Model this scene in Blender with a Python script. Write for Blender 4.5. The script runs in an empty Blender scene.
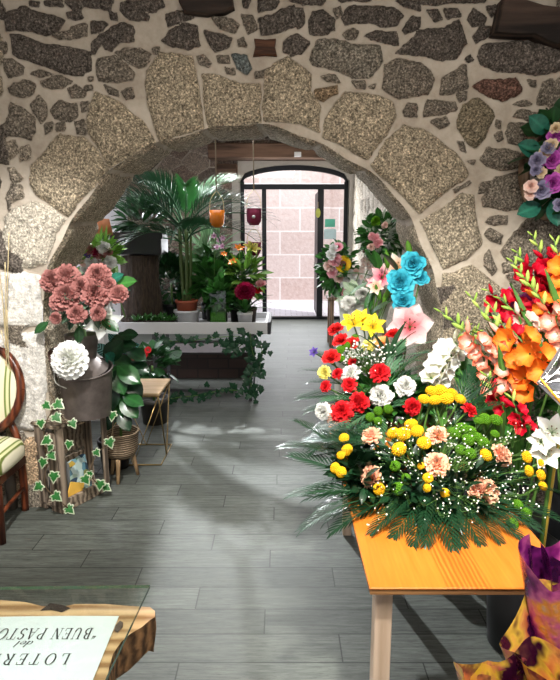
import bpy, math, random
import numpy as np
from mathutils import Vector, Matrix, noise
from mathutils.geometry import tessellate_polygon
R = math.radians
rnd = random.Random(7)
S = bpy.context.scene
COL = S.collection
# ---------------------------------------------------------------- camera
F = 560.0; TH = R(10.6); EYE = 1.56
cd = bpy.data.cameras.new('camera'); cam = bpy.data.objects.new('camera', cd); COL.objects.link(cam)
cam.location = (0, 0, EYE); cam.rotation_euler = (R(90) - TH, 0, 0)
cd.sensor_fit = 'VERTICAL'; cd.sensor_height = 24; cd.lens = F * 24 / 680; cd.clip_start = .02; cd.clip_end = 100
S.camera = cam
def ray(x, y):
    u = (x - 280) / F; v = (340 - y) / F
    return Vector((u, math.cos(TH) + v * math.sin(TH), -math.sin(TH) + v * math.cos(TH)))
def at(x, y, Y):
    d = ray(x, y); return Vector((0, 0, EYE)) + d * (Y / d.y)
def atz(x, y, z):
    d = ray(x, y); return Vector((0, 0, EYE)) + d * ((z - EYE) / d.z)
def ppm(p):      # pixels per metre at a point
    return F / (p[1] * math.cos(TH) - (p[2] - EYE) * math.sin(TH))
# ---------------------------------------------------------------- materials
class NT:
    def __init__(s, name):
        s.m = bpy.data.materials.new(name); s.m.use_nodes = True
        s.t = s.m.node_tree; s.t.nodes.clear()
        s.out = s.n('ShaderNodeOutputMaterial')
    def n(s, typ, **k):
        nd = s.t.nodes.new(typ)
        for a, b in k.items(): setattr(nd, a, b)
        return nd
    def l(s, a, b): s.t.links.new(a, b)
    def val(s, sock, v):
        if hasattr(v, 'default_value') or isinstance(v, bpy.types.NodeSocket): s.l(v, sock)
        else: sock.default_value = v
    def math(s, op, a, b=0.0, c=0.0, clamp=False):
        nd = s.n('ShaderNodeMath', operation=op, use_clamp=clamp)
        for i, v in enumerate((a, b, c)): s.val(nd.inputs[i], v)
        return nd.outputs[0]
    def mix(s, f, a, b, mode='MIX'):
        nd = s.n('ShaderNodeMix', data_type='RGBA', blend_type=mode)
        s.val(nd.inputs['Factor'], f)
        for k, v in ((6, a), (7, b)):
            if isinstance(v, bpy.types.NodeSocket): s.l(v, nd.inputs[k])
            else: nd.inputs[k].default_value = (*v[:3], 1)
        return nd.outputs[2]
    def noise(s, vec, scale, detail=4, rough=.6, out='Fac'):
        nd = s.n('ShaderNodeTexNoise'); nd.inputs['Scale'].default_value = scale
        nd.inputs['Detail'].default_value = detail; nd.inputs['Roughness'].default_value = rough
        if vec is not None: s.l(vec, nd.inputs['Vector'])
        return nd.outputs[out]
    def ramp(s, f, *stops, interp='LINEAR'):
        nd = s.n('ShaderNodeValToRGB'); cr = nd.color_ramp; cr.interpolation = interp
        while len(cr.elements) < len(stops): cr.elements.new(.5)
        for e, (p, c) in zip(cr.elements, stops):
            e.position = p; e.color = (*c[:3], 1) if hasattr(c, '__len__') else (c, c, c, 1)
        s.val(nd.inputs[0], f); return nd.outputs[0]
    def obj(s): return s.n('ShaderNodeTexCoord').outputs['Object']
    def gen(s): return s.n('ShaderNodeTexCoord').outputs['Generated']
    def mapv(s, vec, scale=(1, 1, 1), rot=(0, 0, 0)):
        nd = s.n('ShaderNodeMapping'); nd.inputs['Scale'].default_value = scale; nd.inputs['Rotation'].default_value = rot
        s.l(vec, nd.inputs['Vector']); return nd.outputs[0]
    def attr(s, name, out='Fac'): return s.n('ShaderNodeAttribute', attribute_name=name).outputs[out]
    def bump(s, h, strength=.3, dist=.01):
        nd = s.n('ShaderNodeBump'); nd.inputs['Strength'].default_value = strength; nd.inputs['Distance'].default_value = dist
        s.l(h, nd.inputs['Height']); return nd.outputs[0]
    def bsdf(s, color, rough=.6, metal=0., normal=None, trans=0., spec=.5, transl=0.):
        p = s.n('ShaderNodeBsdfPrincipled')
        for k, v in (('Base Color', color), ('Roughness', rough), ('Metallic', metal)):
            if isinstance(v, bpy.types.NodeSocket): s.l(v, p.inputs[k])
            elif hasattr(v, '__len__'): p.inputs[k].default_value = (*v[:3], 1)
            else: p.inputs[k].default_value = v
        p.inputs['Transmission Weight'].default_value = trans
        p.inputs['Specular IOR Level'].default_value = spec
        if normal is not None: s.l(normal, p.inputs['Normal'])
        o = p.outputs[0]
        if transl:
            tb = s.n('ShaderNodeBsdfTranslucent'); s.val(tb.inputs[0], color if isinstance(color, bpy.types.NodeSocket) else (*color[:3], 1))
            mx = s.n('ShaderNodeMixShader'); mx.inputs[0].default_value = transl
            s.l(o, mx.inputs[1]); s.l(tb.outputs[0], mx.inputs[2]); o = mx.outputs[0]
        s.l(o, s.out.inputs[0]); return s.m
MATS = {}
def plain(name, c, rough=.6, metal=0., var=.15, scale=20, spec=.5, bump=0.):
    if name in MATS: return MATS[name]
    t = NT(name); f = t.noise(t.obj(), scale)
    col = t.mix(f, [x * (1 - var) for x in c], [min(1, x * (1 + var)) for x in c])
    nm = t.bump(f, bump) if bump else None
    MATS[name] = t.bsdf(col, rough, metal, nm, spec=spec); return MATS[name]
def petal(name, base, tip, rough=.55, mid=None, transl=.22):
    if name in MATS: return MATS[name]
    t = NT(name); a = t.attr('pt')
    a = t.math('ADD', a, t.math('MULTIPLY', t.math('SUBTRACT', t.noise(t.obj(), 40, 2), .5), .35))
    st = [(0, base), (.5, mid), (1, tip)] if mid else [(.1, base), (.9, tip)]
    col = t.ramp(a, *st)
    MATS[name] = t.bsdf(col, rough, spec=.25, transl=transl); return MATS[name]
def leafm(name, dark, light, rough=.42, rim=None, transl=.15):
    """pt = across-the-blade distance from the midrib"""
    if name in MATS: return MATS[name]
    t = NT(name); a = t.attr('pt')
    n = t.noise(t.obj(), 9, 3)
    col = t.mix(n, dark, light)
    if rim: col = t.mix(t.ramp(t.math('ADD', a, t.math('MULTIPLY', t.math('SUBTRACT', t.noise(t.obj(), 60, 2), .5), .5)), (.55, 0), (.72, 1)), col, rim)
    else: col = t.mix(t.ramp(a, (0, .35), (.25, 0)), col, [min(1, x * 1.8) for x in light])
    MATS[name] = t.bsdf(col, rough, spec=.4, transl=transl); return MATS[name]
def wood(name, c1, c2, axis=0, scale=1., rough=.5, bump=.15):
    if name in MATS: return MATS[name]
    t = NT(name); sc = [14, 14, 14]; sc[axis] = 1.2
    v = t.mapv(t.obj(), [x * scale for x in sc])
    n = t.noise(v, 3, 6, .65)
    w = t.n('ShaderNodeTexWave', wave_type='BANDS', bands_direction='XYZ'[(axis + 1) % 3]); w.inputs['Scale'].default_value = .6
    w.inputs['Distortion'].default_value = 7; w.inputs['Detail'].default_value = 3; t.l(v, w.inputs[0])
    f = t.math('ADD', t.math('MULTIPLY', n, .65), t.math('MULTIPLY', w.outputs['Fac'], .35))
    MATS[name] = t.bsdf(t.ramp(f, (.3, c1), (.68, c2)), rough, normal=t.bump(f, bump), spec=.35); return MATS[name]
def clear(name, tint=(1, 1, 1), gloss=.12, rough=.03):
    if name in MATS: return MATS[name]
    t = NT(name); tr = t.n('ShaderNodeBsdfTransparent'); tr.inputs[0].default_value = (*tint, 1)
    g = t.n('ShaderNodeBsdfGlossy'); g.inputs['Roughness'].default_value = rough
    fr = t.n('ShaderNodeFresnel'); fr.inputs[0].default_value = 1.45
    f = t.math('ADD', fr.outputs[0], gloss * .3, clamp=True)
    mx = t.n('ShaderNodeMixShader'); t.l(f, mx.inputs[0]); t.l(tr.outputs[0], mx.inputs[1]); t.l(g.outputs[0], mx.inputs[2])
    t.l(mx.outputs[0], t.out.inputs[0]); MATS[name] = t.m; return t.m
# ---------------------------------------------------------------- mesh builder
class MB:
    def __init__(s): s.v = []; s.f = []; s.t = []; s.m = []
    def add(s, vs, fs, t=0., mi=0, M=None):
        b = len(s.v)
        s.v += [tuple(M @ Vector(p)) for p in vs] if M is not None else [tuple(p) for p in vs]
        s.t += list(t) if hasattr(t, '__len__') else [t] * len(vs)
        s.f += [tuple(b + i for i in f) for f in fs]; s.m += [mi] * len(fs); return s
    def box(s, lo, hi, mi=0, M=None, bev=0.):
        x0, y0, z0 = lo; x1, y1, z1 = hi
        if bev:
            e = bev; vs = []; 
            for z, k in ((z0, e), (z0 + e, 0), (z1 - e, 0), (z1, e)):
                vs += [(x0 + k + e * (k == 0), y0 + k, z), (x1 - k - e * (k == 0), y0 + k, z), (x1 - k, y0 + k + e * (k == 0), z), (x1 - k, y1 - k - e * (k == 0), z),
                       (x1 - k - e * (k == 0), y1 - k, z), (x0 + k + e * (k == 0), y1 - k, z), (x0 + k, y1 - k - e * (k == 0), z), (x0 + k, y0 + k + e * (k == 0), z)]
            fs = [tuple(range(7, -1, -1)), tuple(range(24, 32))]
            for r_ in range(3):
                for i in range(8):
                    j = (i + 1) % 8; fs.append((r_ * 8 + i, r_ * 8 + j, r_ * 8 + 8 + j, r_ * 8 + 8 + i))
            return s.add(vs, fs, 0, mi, M)
        vs = [(x, y, z) for z in (z0, z1) for y in (y0, y1) for x in (x0, x1)]
        return s.add(vs, [(0, 2, 3, 1), (4, 5, 7, 6), (0, 1, 5, 4), (2, 6, 7, 3), (0, 4, 6, 2), (1, 3, 7, 5)], 0, mi, M)
    def grid(s, fn, nu, nv, mi=0, tf=None, M=None):
        vs = []; ts = []
        for i in range(nu + 1):
            for j in range(nv + 1):
                u, w = i / nu, j / nv; vs.append(fn(u, w)); ts.append(tf(u, w) if tf else u)
        fs = [(i * (nv + 1) + j, (i + 1) * (nv + 1) + j, (i + 1) * (nv + 1) + j + 1, i * (nv + 1) + j + 1) for i in range(nu) for j in range(nv)]
        return s.add(vs, fs, ts, mi, M)
    def tube(s, pts, r, n=6, mi=0, cap=True, t=0.):
        pts = [Vector(p) for p in pts]; k = len(pts); rs = r if hasattr(r, '__len__') else [r] * k
        vs = []; up = None
        for i, p in enumerate(pts):
            d = (pts[min(i + 1, k - 1)] - pts[max(i - 1, 0)]).normalized()
            if up is None: up = d.orthogonal().normalized()
            up = (up - d * up.dot(d)); up = up.normalized() if up.length > 1e-6 else d.orthogonal().normalized()
            q = d.cross(up)
            for a in range(n):
                an = 2 * math.pi * a / n; vs.append(p + (up * math.cos(an) + q * math.sin(an)) * rs[i])
        fs = [(i * n + a, i * n + (a + 1) % n, (i + 1) * n + (a + 1) % n, (i + 1) * n + a) for i in range(k - 1) for a in range(n)]
        if cap: fs += [tuple(range(n - 1, -1, -1)), tuple(range((k - 1) * n, k * n))]
        return s.add(vs, fs, t, mi)
    def lathe(s, prof, n=24, mi=0, M=None, wob=None):
        vs = []; k = len(prof)
        for (r, z) in prof:
            for a in range(n):
                an = 2 * math.pi * a / n; rr = r * (wob(an, z) if wob else 1)
                vs.append((rr * math.cos(an), rr * math.sin(an), z))
        fs = [(i * n + a, i * n + (a + 1) % n, (i + 1) * n + (a + 1) % n, (i + 1) * n + a) for i in range(k - 1) for a in range(n)]
        if prof[0][0] > 1e-5: fs.append(tuple(range(n - 1, -1, -1)))
        if prof[-1][0] > 1e-5: fs.append(tuple(range((k - 1) * n, k * n)))
        return s.add(vs, fs, 0, mi, M)
    def prism(s, poly, z0, z1, mi=0, M=None):
        n = len(poly); vs = [(x, y, z0) for x, y in poly] + [(x, y, z1) for x, y in poly]
        tr = tessellate_polygon([[Vector((x, y, 0)) for x, y in poly]])
        fs = [tuple(t_) for t_ in tr] + [tuple(n + i for i in t_) for t_ in tr]
        fs += [(i, (i + 1) % n, n + (i + 1) % n, n + i) for i in range(n)]
        return s.add(vs, fs, 0, mi, M)
    def ball(s, c, r, n=8, mi=0, sq=1., t=0.):
        vs = []; 
        for i in range(1, n):
            ph = math.pi * i / n
            for a in range(n + 2): an = 2 * math.pi * a / (n + 2); vs.append((c[0] + r * math.sin(ph) * math.cos(an), c[1] + r * math.sin(ph) * math.sin(an), c[2] + sq * r * math.cos(ph)))
        k = n + 2; fs = [(i * k + a, (i + 1) * k + a, (i + 1) * k + (a + 1) % k, i * k + (a + 1) % k) for i in range(n - 2) for a in range(k)]
        fs += [tuple(range(k)), tuple(range((n - 1) * k - 1, (n - 2) * k - 1, -1))]
        return s.add(vs, fs, t, mi)
    def mesh(s, name, mats, smooth=True):
        me = bpy.data.meshes.new(name); me.from_pydata(s.v, [], s.f)
        for m in (mats if isinstance(mats, (list, tuple)) else [mats]): me.materials.append(m)
        me.polygons.foreach_set('material_index', s.m)
        me.polygons.foreach_set('use_smooth', [smooth] * len(s.f))
        at_ = me.attributes.new('pt', 'FLOAT', 'POINT'); at_.data.foreach_set('value', s.t)
        me.update(); return me
def link(name, me, parent=None, M=None, base=None):
    o = bpy.data.objects.new(name, me); COL.objects.link(o)
    if M is not None: o.matrix_world = M
    if parent is not None:
        o.parent = parent
        if M is not None: o.matrix_basis = PINV(parent) @ M
    return o
def PINV(p):
    m = Matrix.Identity(4); ch = []
    while p is not None: ch.append(p.matrix_basis.copy()); p = p.parent
    for c in reversed(ch): m = m @ c
    return m.inverted()
def tag(o, label=None, cat=None, group=None, kind=None):
    for k, v in (('label', label), ('category', cat), ('group', group), ('kind', kind)):
        if v: o[k] = v
    return o
def thing(name, loc, label, cat, group=None):
    o = bpy.data.objects.new(name, None); COL.objects.link(o); o.location = loc; o.empty_display_size = .1
    return tag(o, label, cat, group)
def part(name, mb, mats, parent, smooth=True, world=True):
    """mesh given in world coordinates"""
    me = mb.mesh(name, mats, smooth); o = link(name, me, parent, Matrix.Identity(4)); return o
def single(name, mb, mats, label, cat, group=None, smooth=True):
    # one-mesh thing, world coordinates moved to an origin at its base centre
    a = np.array(mb.v); c = Vector(((a[:, 0].min() + a[:, 0].max()) / 2, (a[:, 1].min() + a[:, 1].max()) / 2, a[:, 2].min()))
    mb.v = [tuple(Vector(p) - c) for p in mb.v]
    o = link(name, mb.mesh(name, mats, smooth)); o.location = c; return tag(o, label, cat, group)
def struct(name, mb, mats, smooth=False, parent=None):
    o = link(name, mb.mesh(name, mats, smooth), parent)
    if parent is None: o['kind'] = 'structure'
    return o
def frame(loc, d, roll=0., sc=1.):
    d = Vector(d).normalized(); q = d.to_track_quat('Z', 'Y')
    return Matrix.Translation(loc) @ q.to_matrix().to_4x4() @ Matrix.Rotation(roll, 4, 'Z') @ Matrix.Scale(sc, 4)
def spline(pts, n=8):
    pts = [Vector(p) for p in pts]; out = []
    for i in range(len(pts) - 1):
        p0, p1, p2, p3 = pts[max(i - 1, 0)], pts[i], pts[i + 1], pts[min(i + 2, len(pts) - 1)]
        for k in range(n):
            t = k / n; out.append(.5 * ((2 * p1) + (p2 - p0) * t + (2 * p0 - 5 * p1 + 4 * p2 - p3) * t * t + (3 * p1 - p0 - 3 * p2 + p3) * t ** 3))
    return out + [pts[-1]]
# ---------------------------------------------------------------- botanical pieces (unit size, facing +Z)
def pet(mb, az, L, W, e0, bend, cup=.2, r0=.0, z0=0., tip=.5, ruf=0., ph=0., nu=5, nv=4, mi=0, base=.35):
    """one petal: starts at radius r0, elevation e0, bends by `bend` over its length; tip<1 = rounder"""
    ca, sa = math.cos(az), math.sin(az); prof = []; x = r0; z = z0; N = 12
    for k in range(N + 1):
        prof.append((x, z)); a = e0 + bend * (k + .5) / N; x += L / N * math.cos(a); z += L / N * math.sin(a)
    def fn(u, w):
        s = 2 * w - 1; k = u * N; i = min(int(k), N - 1); f = k - i
        px_ = prof[i][0] * (1 - f) + prof[i + 1][0] * f; pz = prof[i][1] * (1 - f) + prof[i + 1][1] * f
        a = e0 + bend * u
        k2 = max(0., (u - .6) / .4); ew, pw = (.6, 2.5) if tip < .3 else ((.15, 2.) if tip < .6 else (0., 1.3))
        wd = W * (base + (1 - base) * math.sin(math.pi / 2 * min(1, u / .6))) * max(.02, 1 - (1 - ew) * k2 ** pw)
        h = cup * W * s * s + ruf * W * math.sin(s * 7 + ph) * u * u
        px_ += -h * math.sin(a); pz += h * math.cos(a)
        y = s * wd
        return (px_ * ca - y * sa, px_ * sa + y * ca, pz)
    mb.grid(fn, nu, nv, mi)
def m_rose(rn, n=20, open_=1.):
    mb = MB()
    for i in range(n):
        q = i / (n - 1)
        pet(mb, i * 2.4, .62 + .5 * q, .34 + .32 * q, R(88 - 48 * q * open_), R(-10 - 45 * q), cup=.55 - .3 * q, r0=.02 + .16 * q, z0=-.1 - .25 * q, tip=.2, ruf=.08, ph=i, mi=0, base=.6)
    mb.ball((0, 0, -.38), .2, 6, 1)
    return mb
def m_carnation(rn, n=84):
    mb = MB()
    for i in range(n):
        q = (i + .5) / n
        pet(mb, i * 2.39996 + rn.uniform(-.2, .2), .74 + .3 * q + rn.uniform(-.08, .08), .19 + .05 * q, R(86 - 88 * q ** 1.1), R(-18 + rn.uniform(-20, 25)), cup=rn.uniform(-.2, .4), r0=.02, z0=-.3 * (1 - q * .3), tip=.25, ruf=.5, ph=rn.uniform(0, 6), nu=3, nv=5, base=.3)
    mb.lathe([(.05, -.75), (.16, -.6), (.2, -.3), (.15, -.15)], 8, 1)
    return mb
def m_pompom(rn, sq=.72):
    mb = MB(); n = 110; pts = []
    for i in range(n):
        z = 1 - 2 * (i + .5) / n; r = math.sqrt(1 - z * z); a = i * 2.39996
        pts.append(Vector((r * math.cos(a), r * math.sin(a), z)))
    for p in pts:
        if p.z < -.75: continue
        w = .17; d = p; q = d.to_track_quat('Z', 'Y').to_matrix()
        vs = [q @ Vector((w * math.cos(k * 1.0472), w * math.sin(k * 1.0472), .78)) for k in range(6)] + [q @ Vector((.1 * math.cos(k * 1.0472 + .3), .1 * math.sin(k * 1.0472 + .3), .96)) for k in range(6)] + [d * 1.0]
        vs = [(v[0], v[1], v[2] * sq) for v in vs]
        mb.add(vs, [(k, (k + 1) % 6, 6 + (k + 1) % 6, 6 + k) for k in range(6)] + [(6 + k, 6 + (k + 1) % 6, 12) for k in range(6)], [.1] * 6 + [.7] * 6 + [1])
    mb.ball((0, 0, 0), .82, 10, 0, sq, .2)
    return mb
def m_lily(rn, w=.26, curl=-75, e=62, n=6, stam=True, ruf=.05):
    mb = MB()
    for i in range(n):
        pet(mb, i * 2 * math.pi / n, 1.12, w * (1 if i % 2 else 1.18), R(e), R(curl), cup=.25, r0=.03, z0=-.35 + (.02 if i % 2 else 0), tip=.75, ruf=ruf, ph=i, nu=8, nv=4, base=.45)
    if stam:
        for i in range(6):
            a = i * 1.047 + .4; p = [(0, 0, -.3), (.1 * math.cos(a), .1 * math.sin(a), .2), (.24 * math.cos(a), .24 * math.sin(a), .45)]
            mb.tube(spline(p, 3), .014, 4, 1); mb.ball(p[2], .04, 5, 2, 1.4)
    mb.lathe([(.03, -.55), (.07, -.4), (.06, -.3)], 6, 1)
    return mb
def m_peony(rn):
    mb = MB(); n = 26
    for i in range(n):
        q = i / (n - 1)
        pet(mb, i * 2.4 + rn.uniform(-.2, .2), .5 + .5 * q, .28 + .2 * q, R(85 - 62 * q + rn.uniform(-8, 8)), R(10 - 40 * q), cup=.6 - .35 * q, r0=.03 + .1 * q, z0=-.15 - .15 * q, tip=.25, ruf=.14, ph=rn.uniform(0, 6), nu=5, nv=6, base=.5)
    mb.ball((0, 0, -.3), .2, 6, 1)
    return mb
def m_floret(rn):
    mb = MB()
    for i in range(6):
        pet(mb, i * 1.0472, 1.05, .42, R(70), R(-62), cup=.3, r0=.03, z0=-.55, tip=.45, ruf=.16, ph=i * 2 + rn.random(), nu=6, nv=5, base=.35)
    mb.lathe([(.04, -.85), (.09, -.6), (.07, -.45)], 6, 1)
    return mb
def m_dahlia(rn, rings=6):
    mb = MB(); 
    for r_ in range(rings):
        q = r_ / (rings - 1); n = 6 + 2 * r_
        for i in range(n):
            pet(mb, 2 * math.pi * (i + .5 * (r_ % 2)) / n, .36 + .6 * q, .17 + .07 * q, R(84 - 78 * q), R(10 - 25 * q), cup=.6, r0=.03, z0=.05 - .3 * q, tip=.2, nu=5, nv=4, base=.55)
    mb.ball((0, 0, .1), .2, 8, 0, 1., .7); mb.ball((0, 0, -.22), .22, 6, 1)
    return mb
def m_daisy(rn, n=20, disc=.3, rows=1, w=.15):
    mb = MB()
    for r_ in range(rows):
        for i in range(n): pet(mb, 2 * math.pi * (i + .5 * r_) / n, 1 - disc * .7, w, R(12 + 12 * r_), R(-12), cup=.3, r0=disc * .7, z0=.02 * r_, tip=.6, nu=4, nv=2, base=.6)
    mb.lathe([(0.001, -.12), (disc * .9, -.06), (disc, .03), (disc * .8, .1), (disc * .4, .08), (.001, .05)], 14, 2)
    mb.lathe([(.05, -.3), (.12, -.1), (.3, -.05)], 8, 1)
    return mb
def blade(mb, M, L, W, bend=.5, cup=.15, nu=6, nv=2, mi=0, pr=1., wav=0., tipk=1.):
    """leaf along local +X, upper side +Z; pt = distance from the midrib"""
    def fn(u, w):
        s = 2 * w - 1; a = -bend * u
        x = L * (math.sin(bend * u) / bend if abs(bend) > 1e-3 else u); z = -L * ((1 - math.cos(bend * u)) / bend if abs(bend) > 1e-3 else 0)
        wd = W * math.sin(math.pi * min(1, u ** pr)) ** .8 if 0 < u < 1 else 0
        wd = max(wd, W * .04 * (1 - u))
        return (x, s * wd, z + cup * abs(s) * W + wav * W * math.sin(u * 9 + s * 2) * s * s)
    mb.grid(fn, nu, nv, mi, lambda u, w: abs(2 * w - 1), M)
def m_frond(n=16, L=1., lw=.03, ll=.34, droop=.7, taper=.7, ang=50, fold=25, start=.15):
    """feather leaf along +X"""
    mb = MB(); P = []
    for k in range(13):
        u = k / 12; P.append(Vector((L * (math.sin(droop * u) / droop), 0, -L * (1 - math.cos(droop * u)) / droop)))
    mb.tube(P, [.012 * L * (1 - .8 * k / 12) + .001 for k in range(13)], 5, 0, t=.0)
    for i in range(n):
        u = start + (1 - start) * (i + .5) / n; k = min(int(u * 12), 11); f = u * 12 - k
        p = P[k].lerp(P[k + 1], f); d = (P[k + 1] - P[k]).normalized(); pitch = math.atan2(-d.z, d.x)
        l = ll * L * (math.sin(math.pi * (u * taper + (1 - taper) * .6)) ** .7)
        for sg in (-1, 1):
            M = Matrix.Translation(p) @ Matrix.Rotation(pitch, 4, 'Y') @ Matrix.Rotation(sg * R(ang - 25 * u), 4, 'Z') @ Matrix.Rotation(-R(fold) * .5, 4, 'Y')
            blade(mb, M, l, lw * L, bend=.55, cup=.1, nu=4, nv=2, pr=.8)
    M = Matrix.Translation(P[-1]) @ Matrix.Rotation(droop, 4, 'Y'); blade(mb, M, ll * L * .5, lw * L, nu=4)
    return mb
def ivy_poly():
    # five-lobed outline, unit length, stalk at the origin, tip along +X
    h = [(0, 0), (-.12, .18), (-.1, .42), (.12, .36), (.2, .52), (.38, .5), (.46, .3), (.62, .26), (1, 0)]
    return h + [(x, -y) for x, y in reversed(h[1:-1])]
def m_ivy(bump_=.08):
    mb = MB(); P = ivy_poly(); c = (.32, 0); n = len(P); vs = [(c[0], c[1], .06)]; ts = [0]
    for k, t_ in ((.45, .3), (.75, .6), (1., 1.)):
        for x, y in P: vs.append((c[0] + (x - c[0]) * k, y * k, .06 - .1 * k * k + (.06 if abs(y) > .1 else 0) * k)); ts.append(t_)
    fs = [(0, 1 + i, 1 + (i + 1) % n) for i in range(n)]
    for r_ in range(2):
        for i in range(n): j = (i + 1) % n; fs.append((1 + r_ * n + i, 1 + (r_ + 1) * n + i, 1 + (r_ + 1) * n + j, 1 + r_ * n + j))
    mb.add(vs, fs, ts); return mb
def foliage_mb(center, rad, n, L, W, rn, up=.25, bend=.6, rmin=.25, flat=1.):
    mb = MB(); c = Vector(center)
    for i in range(n):
        d = Vector((rn.gauss(0, 1), rn.gauss(0, 1), rn.gauss(0, 1))).normalized(); k = rn.uniform(rmin, 1) ** .6
        p = c + Vector((d.x * rad[0], d.y * rad[1], d.z * rad[2])) * k * .8
        d2 = (d + Vector((rn.uniform(-.6, .6), rn.uniform(-.6, .6), up + rn.uniform(-.4, .4)))).normalized()
        q = d2.to_track_quat('X', 'Z').to_matrix().to_4x4()
        s = rn.uniform(.65, 1.2)
        blade(mb, Matrix.Translation(p) @ q @ Matrix.Rotation(rn.uniform(-.9, .9), 4, 'X'), L * s, W * s, bend=bend * rn.uniform(.3, 1.5), nu=4, nv=2)
    return mb
GREEN = plain('stem_green', (.09, .2, .035), .5)
def flower_mesh(kind, mats):
    key = kind + '|' + mats[0].name
    if key in FM: return FM[key]
    rn = random.Random(len(FM) * 13 + 5)
    mb = {'rose': m_rose, 'carnation': m_carnation, 'mum': lambda r_: m_carnation(r_, 140), 'pompom': m_pompom, 'lily': m_lily, 'floret': m_floret, 'dahlia': m_dahlia,
          'daisy': m_daisy, 'sunflower': lambda r_: m_daisy(r_, 22, .42, 2, .13), 'gerbera': lambda r_: m_daisy(r_, 26, .28, 3, .1), 'peony': lambda r_: m_peony(r_),
          'organza': lambda r_: m_lily(r_, .42, -50, 48, 6, True, .12)}[kind](rn)
    FM[key] = mb.mesh(kind, mats); return FM[key]
FM = {}
STEM = MB().tube([(0, 0, 0), (0, 0, -.5), (0, 0, -1)], [.5, .5, .5], 5).mesh('stem', [GREEN])
P_ = {}
def pm(name):
    if name in P_: return P_[name]
    d = {'red': ((.45, .004, .012), (.82, .02, .03)), 'red_rose': ((.4, .004, .01), (.85, .03, .03)), 'white': ((.75, .78, .62), (.92, .92, .9)), 'yellow': ((.75, .33, .005), (.95, .6, .01)),
         'pale_yellow': ((.75, .6, .08), (.92, .85, .25)), 'orange_pale': ((.85, .3, .06), (.9, .5, .2)), 'peach': ((.9, .2, .12), (.95, .56, .38)), 'pink': ((.85, .2, .28), (.95, .55, .58)),
         'lily_yellow': ((.85, .5, .02), (.95, .75, .04)), 'green': ((.03, .12, .003), (.12, .31, .008)), 'dusty': ((.035, .007, .006), (.44, .19, .17)), 'turquoise': ((.005, .22, .34), (.07, .56, .7)),
         'coral': ((.97, .93, .82), (.92, .2, .1)), 'glad_orange': ((.95, .42, .05), (.9, .16, .01)), 'glad_red': ((.35, .0, .012), (.72, .005, .03)), 'glad_white': ((.85, .85, .55), (.93, .93, .92)),
         'magenta': ((.2, .01, .18), (.6, .12, .55)), 'lavender': ((.07, .06, .12), (.33, .31, .46)), 'cream': ((.6, .42, .26), (.8, .66, .45)), 'blush': ((.8, .5, .42), (.9, .68, .6)), 'stargazer': ((.8, .08, .2), (.95, .6, .62)),
         'white_peach': ((.85, .45, .2), (.95, .87, .78)), 'organza': ((.78, .13, .18), (.93, .82, .82)), 'sun': ((.85, .4, .0), (.95, .68, .02)), 'burgundy': ((.09, .0, .012), (.3, .006, .05)), 'violet': ((.06, .03, .25), (.16, .1, .45)), 'orchid': ((.75, .3, .6), (.9, .72, .85))}[name]
    P_[name] = [petal('petal_' + name, d[0], d[1]), GREEN, plain('stamen_dark', (.12, .04, .01), .7)]
    return P_[name]
def bloom(parent, kind, color, loc, d, rad, name=None, stem=0., roll=None, stemr=.004, label=None):
    nm = name or {'floret': 'floret', 'daisy': 'daisy', 'peony': 'rose', 'pompom': 'pompom_flower', 'organza': 'organza_flower'}.get(kind, kind)
    o = link(nm, flower_mesh(kind, pm(color)), parent, frame(loc, d, rnd.uniform(0, 6) if roll is None else roll, rad))
    if label: o['label'] = label
    if stem:
        st = bpy.data.objects.new('stem', STEM); COL.objects.link(st); st.parent = o
        st.matrix_basis = Matrix.Translation((0, 0, -.3)) @ Matrix.Diagonal((2 * stemr / rad, 2 * stemr / rad, stem / rad, 1))
    return o
# ================================================================ SETTING
WY, WB = 3.06, 3.66           # front and back of the arch wall
AX, AZ, AR = -.21, 1.02, 1.10
ST = []   # traced stones: polygons in wall metres, tone
def stones(ox, oy, tone, *polys):
    for p in polys:
        P = [at(ox + x / 4, oy + y / 4, WY) for x, y in p]
        ST.append(([(q.x, q.z) for q in P], tone))
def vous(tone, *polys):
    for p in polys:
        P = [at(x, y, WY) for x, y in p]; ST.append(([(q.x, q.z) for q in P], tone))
DK = (.098, .083, .07); MD = (.16, .136, .108); LT = (.24, .205, .16); BR = (.12, .066, .05); VO = (.3, .25, .178); WH = (.4, .385, .35); BLU = (.12, .135, .13)
stones(0, 0, DK, [(30,50),(95,25),(120,40),(215,65),(255,85),(235,125),(200,140),(140,125),(60,120),(30,125),(22,90)],
 [(45,140),(75,140),(130,160),(230,185),(300,200),(365,215),(365,280),(320,303),(240,290),(190,265),(140,255),(75,235),(60,215)],
 [(260,5),(330,0),(330,35),(290,40)], [(260,50),(320,45),(335,80),(300,85),(265,70)], [(340,0),(450,0),(440,45),(390,35),(340,25)], [(440,50),(470,55),(475,85),(440,75)],
 [(480,10),(560,0),(580,60),(560,85),(520,80),(485,45)], [(365,95),(400,88),(430,98),(400,130),(370,138)], [(375,180),(415,130),(490,90),(530,110),(535,160),(480,165),(450,200),(425,195),(410,165),(385,215),(370,215)],
 [(115,8),(160,8),(160,25),(120,22)], [(180,8),(250,2),(250,28),(190,24)], [(0,40),(18,35),(20,80),(0,75)])
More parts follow.
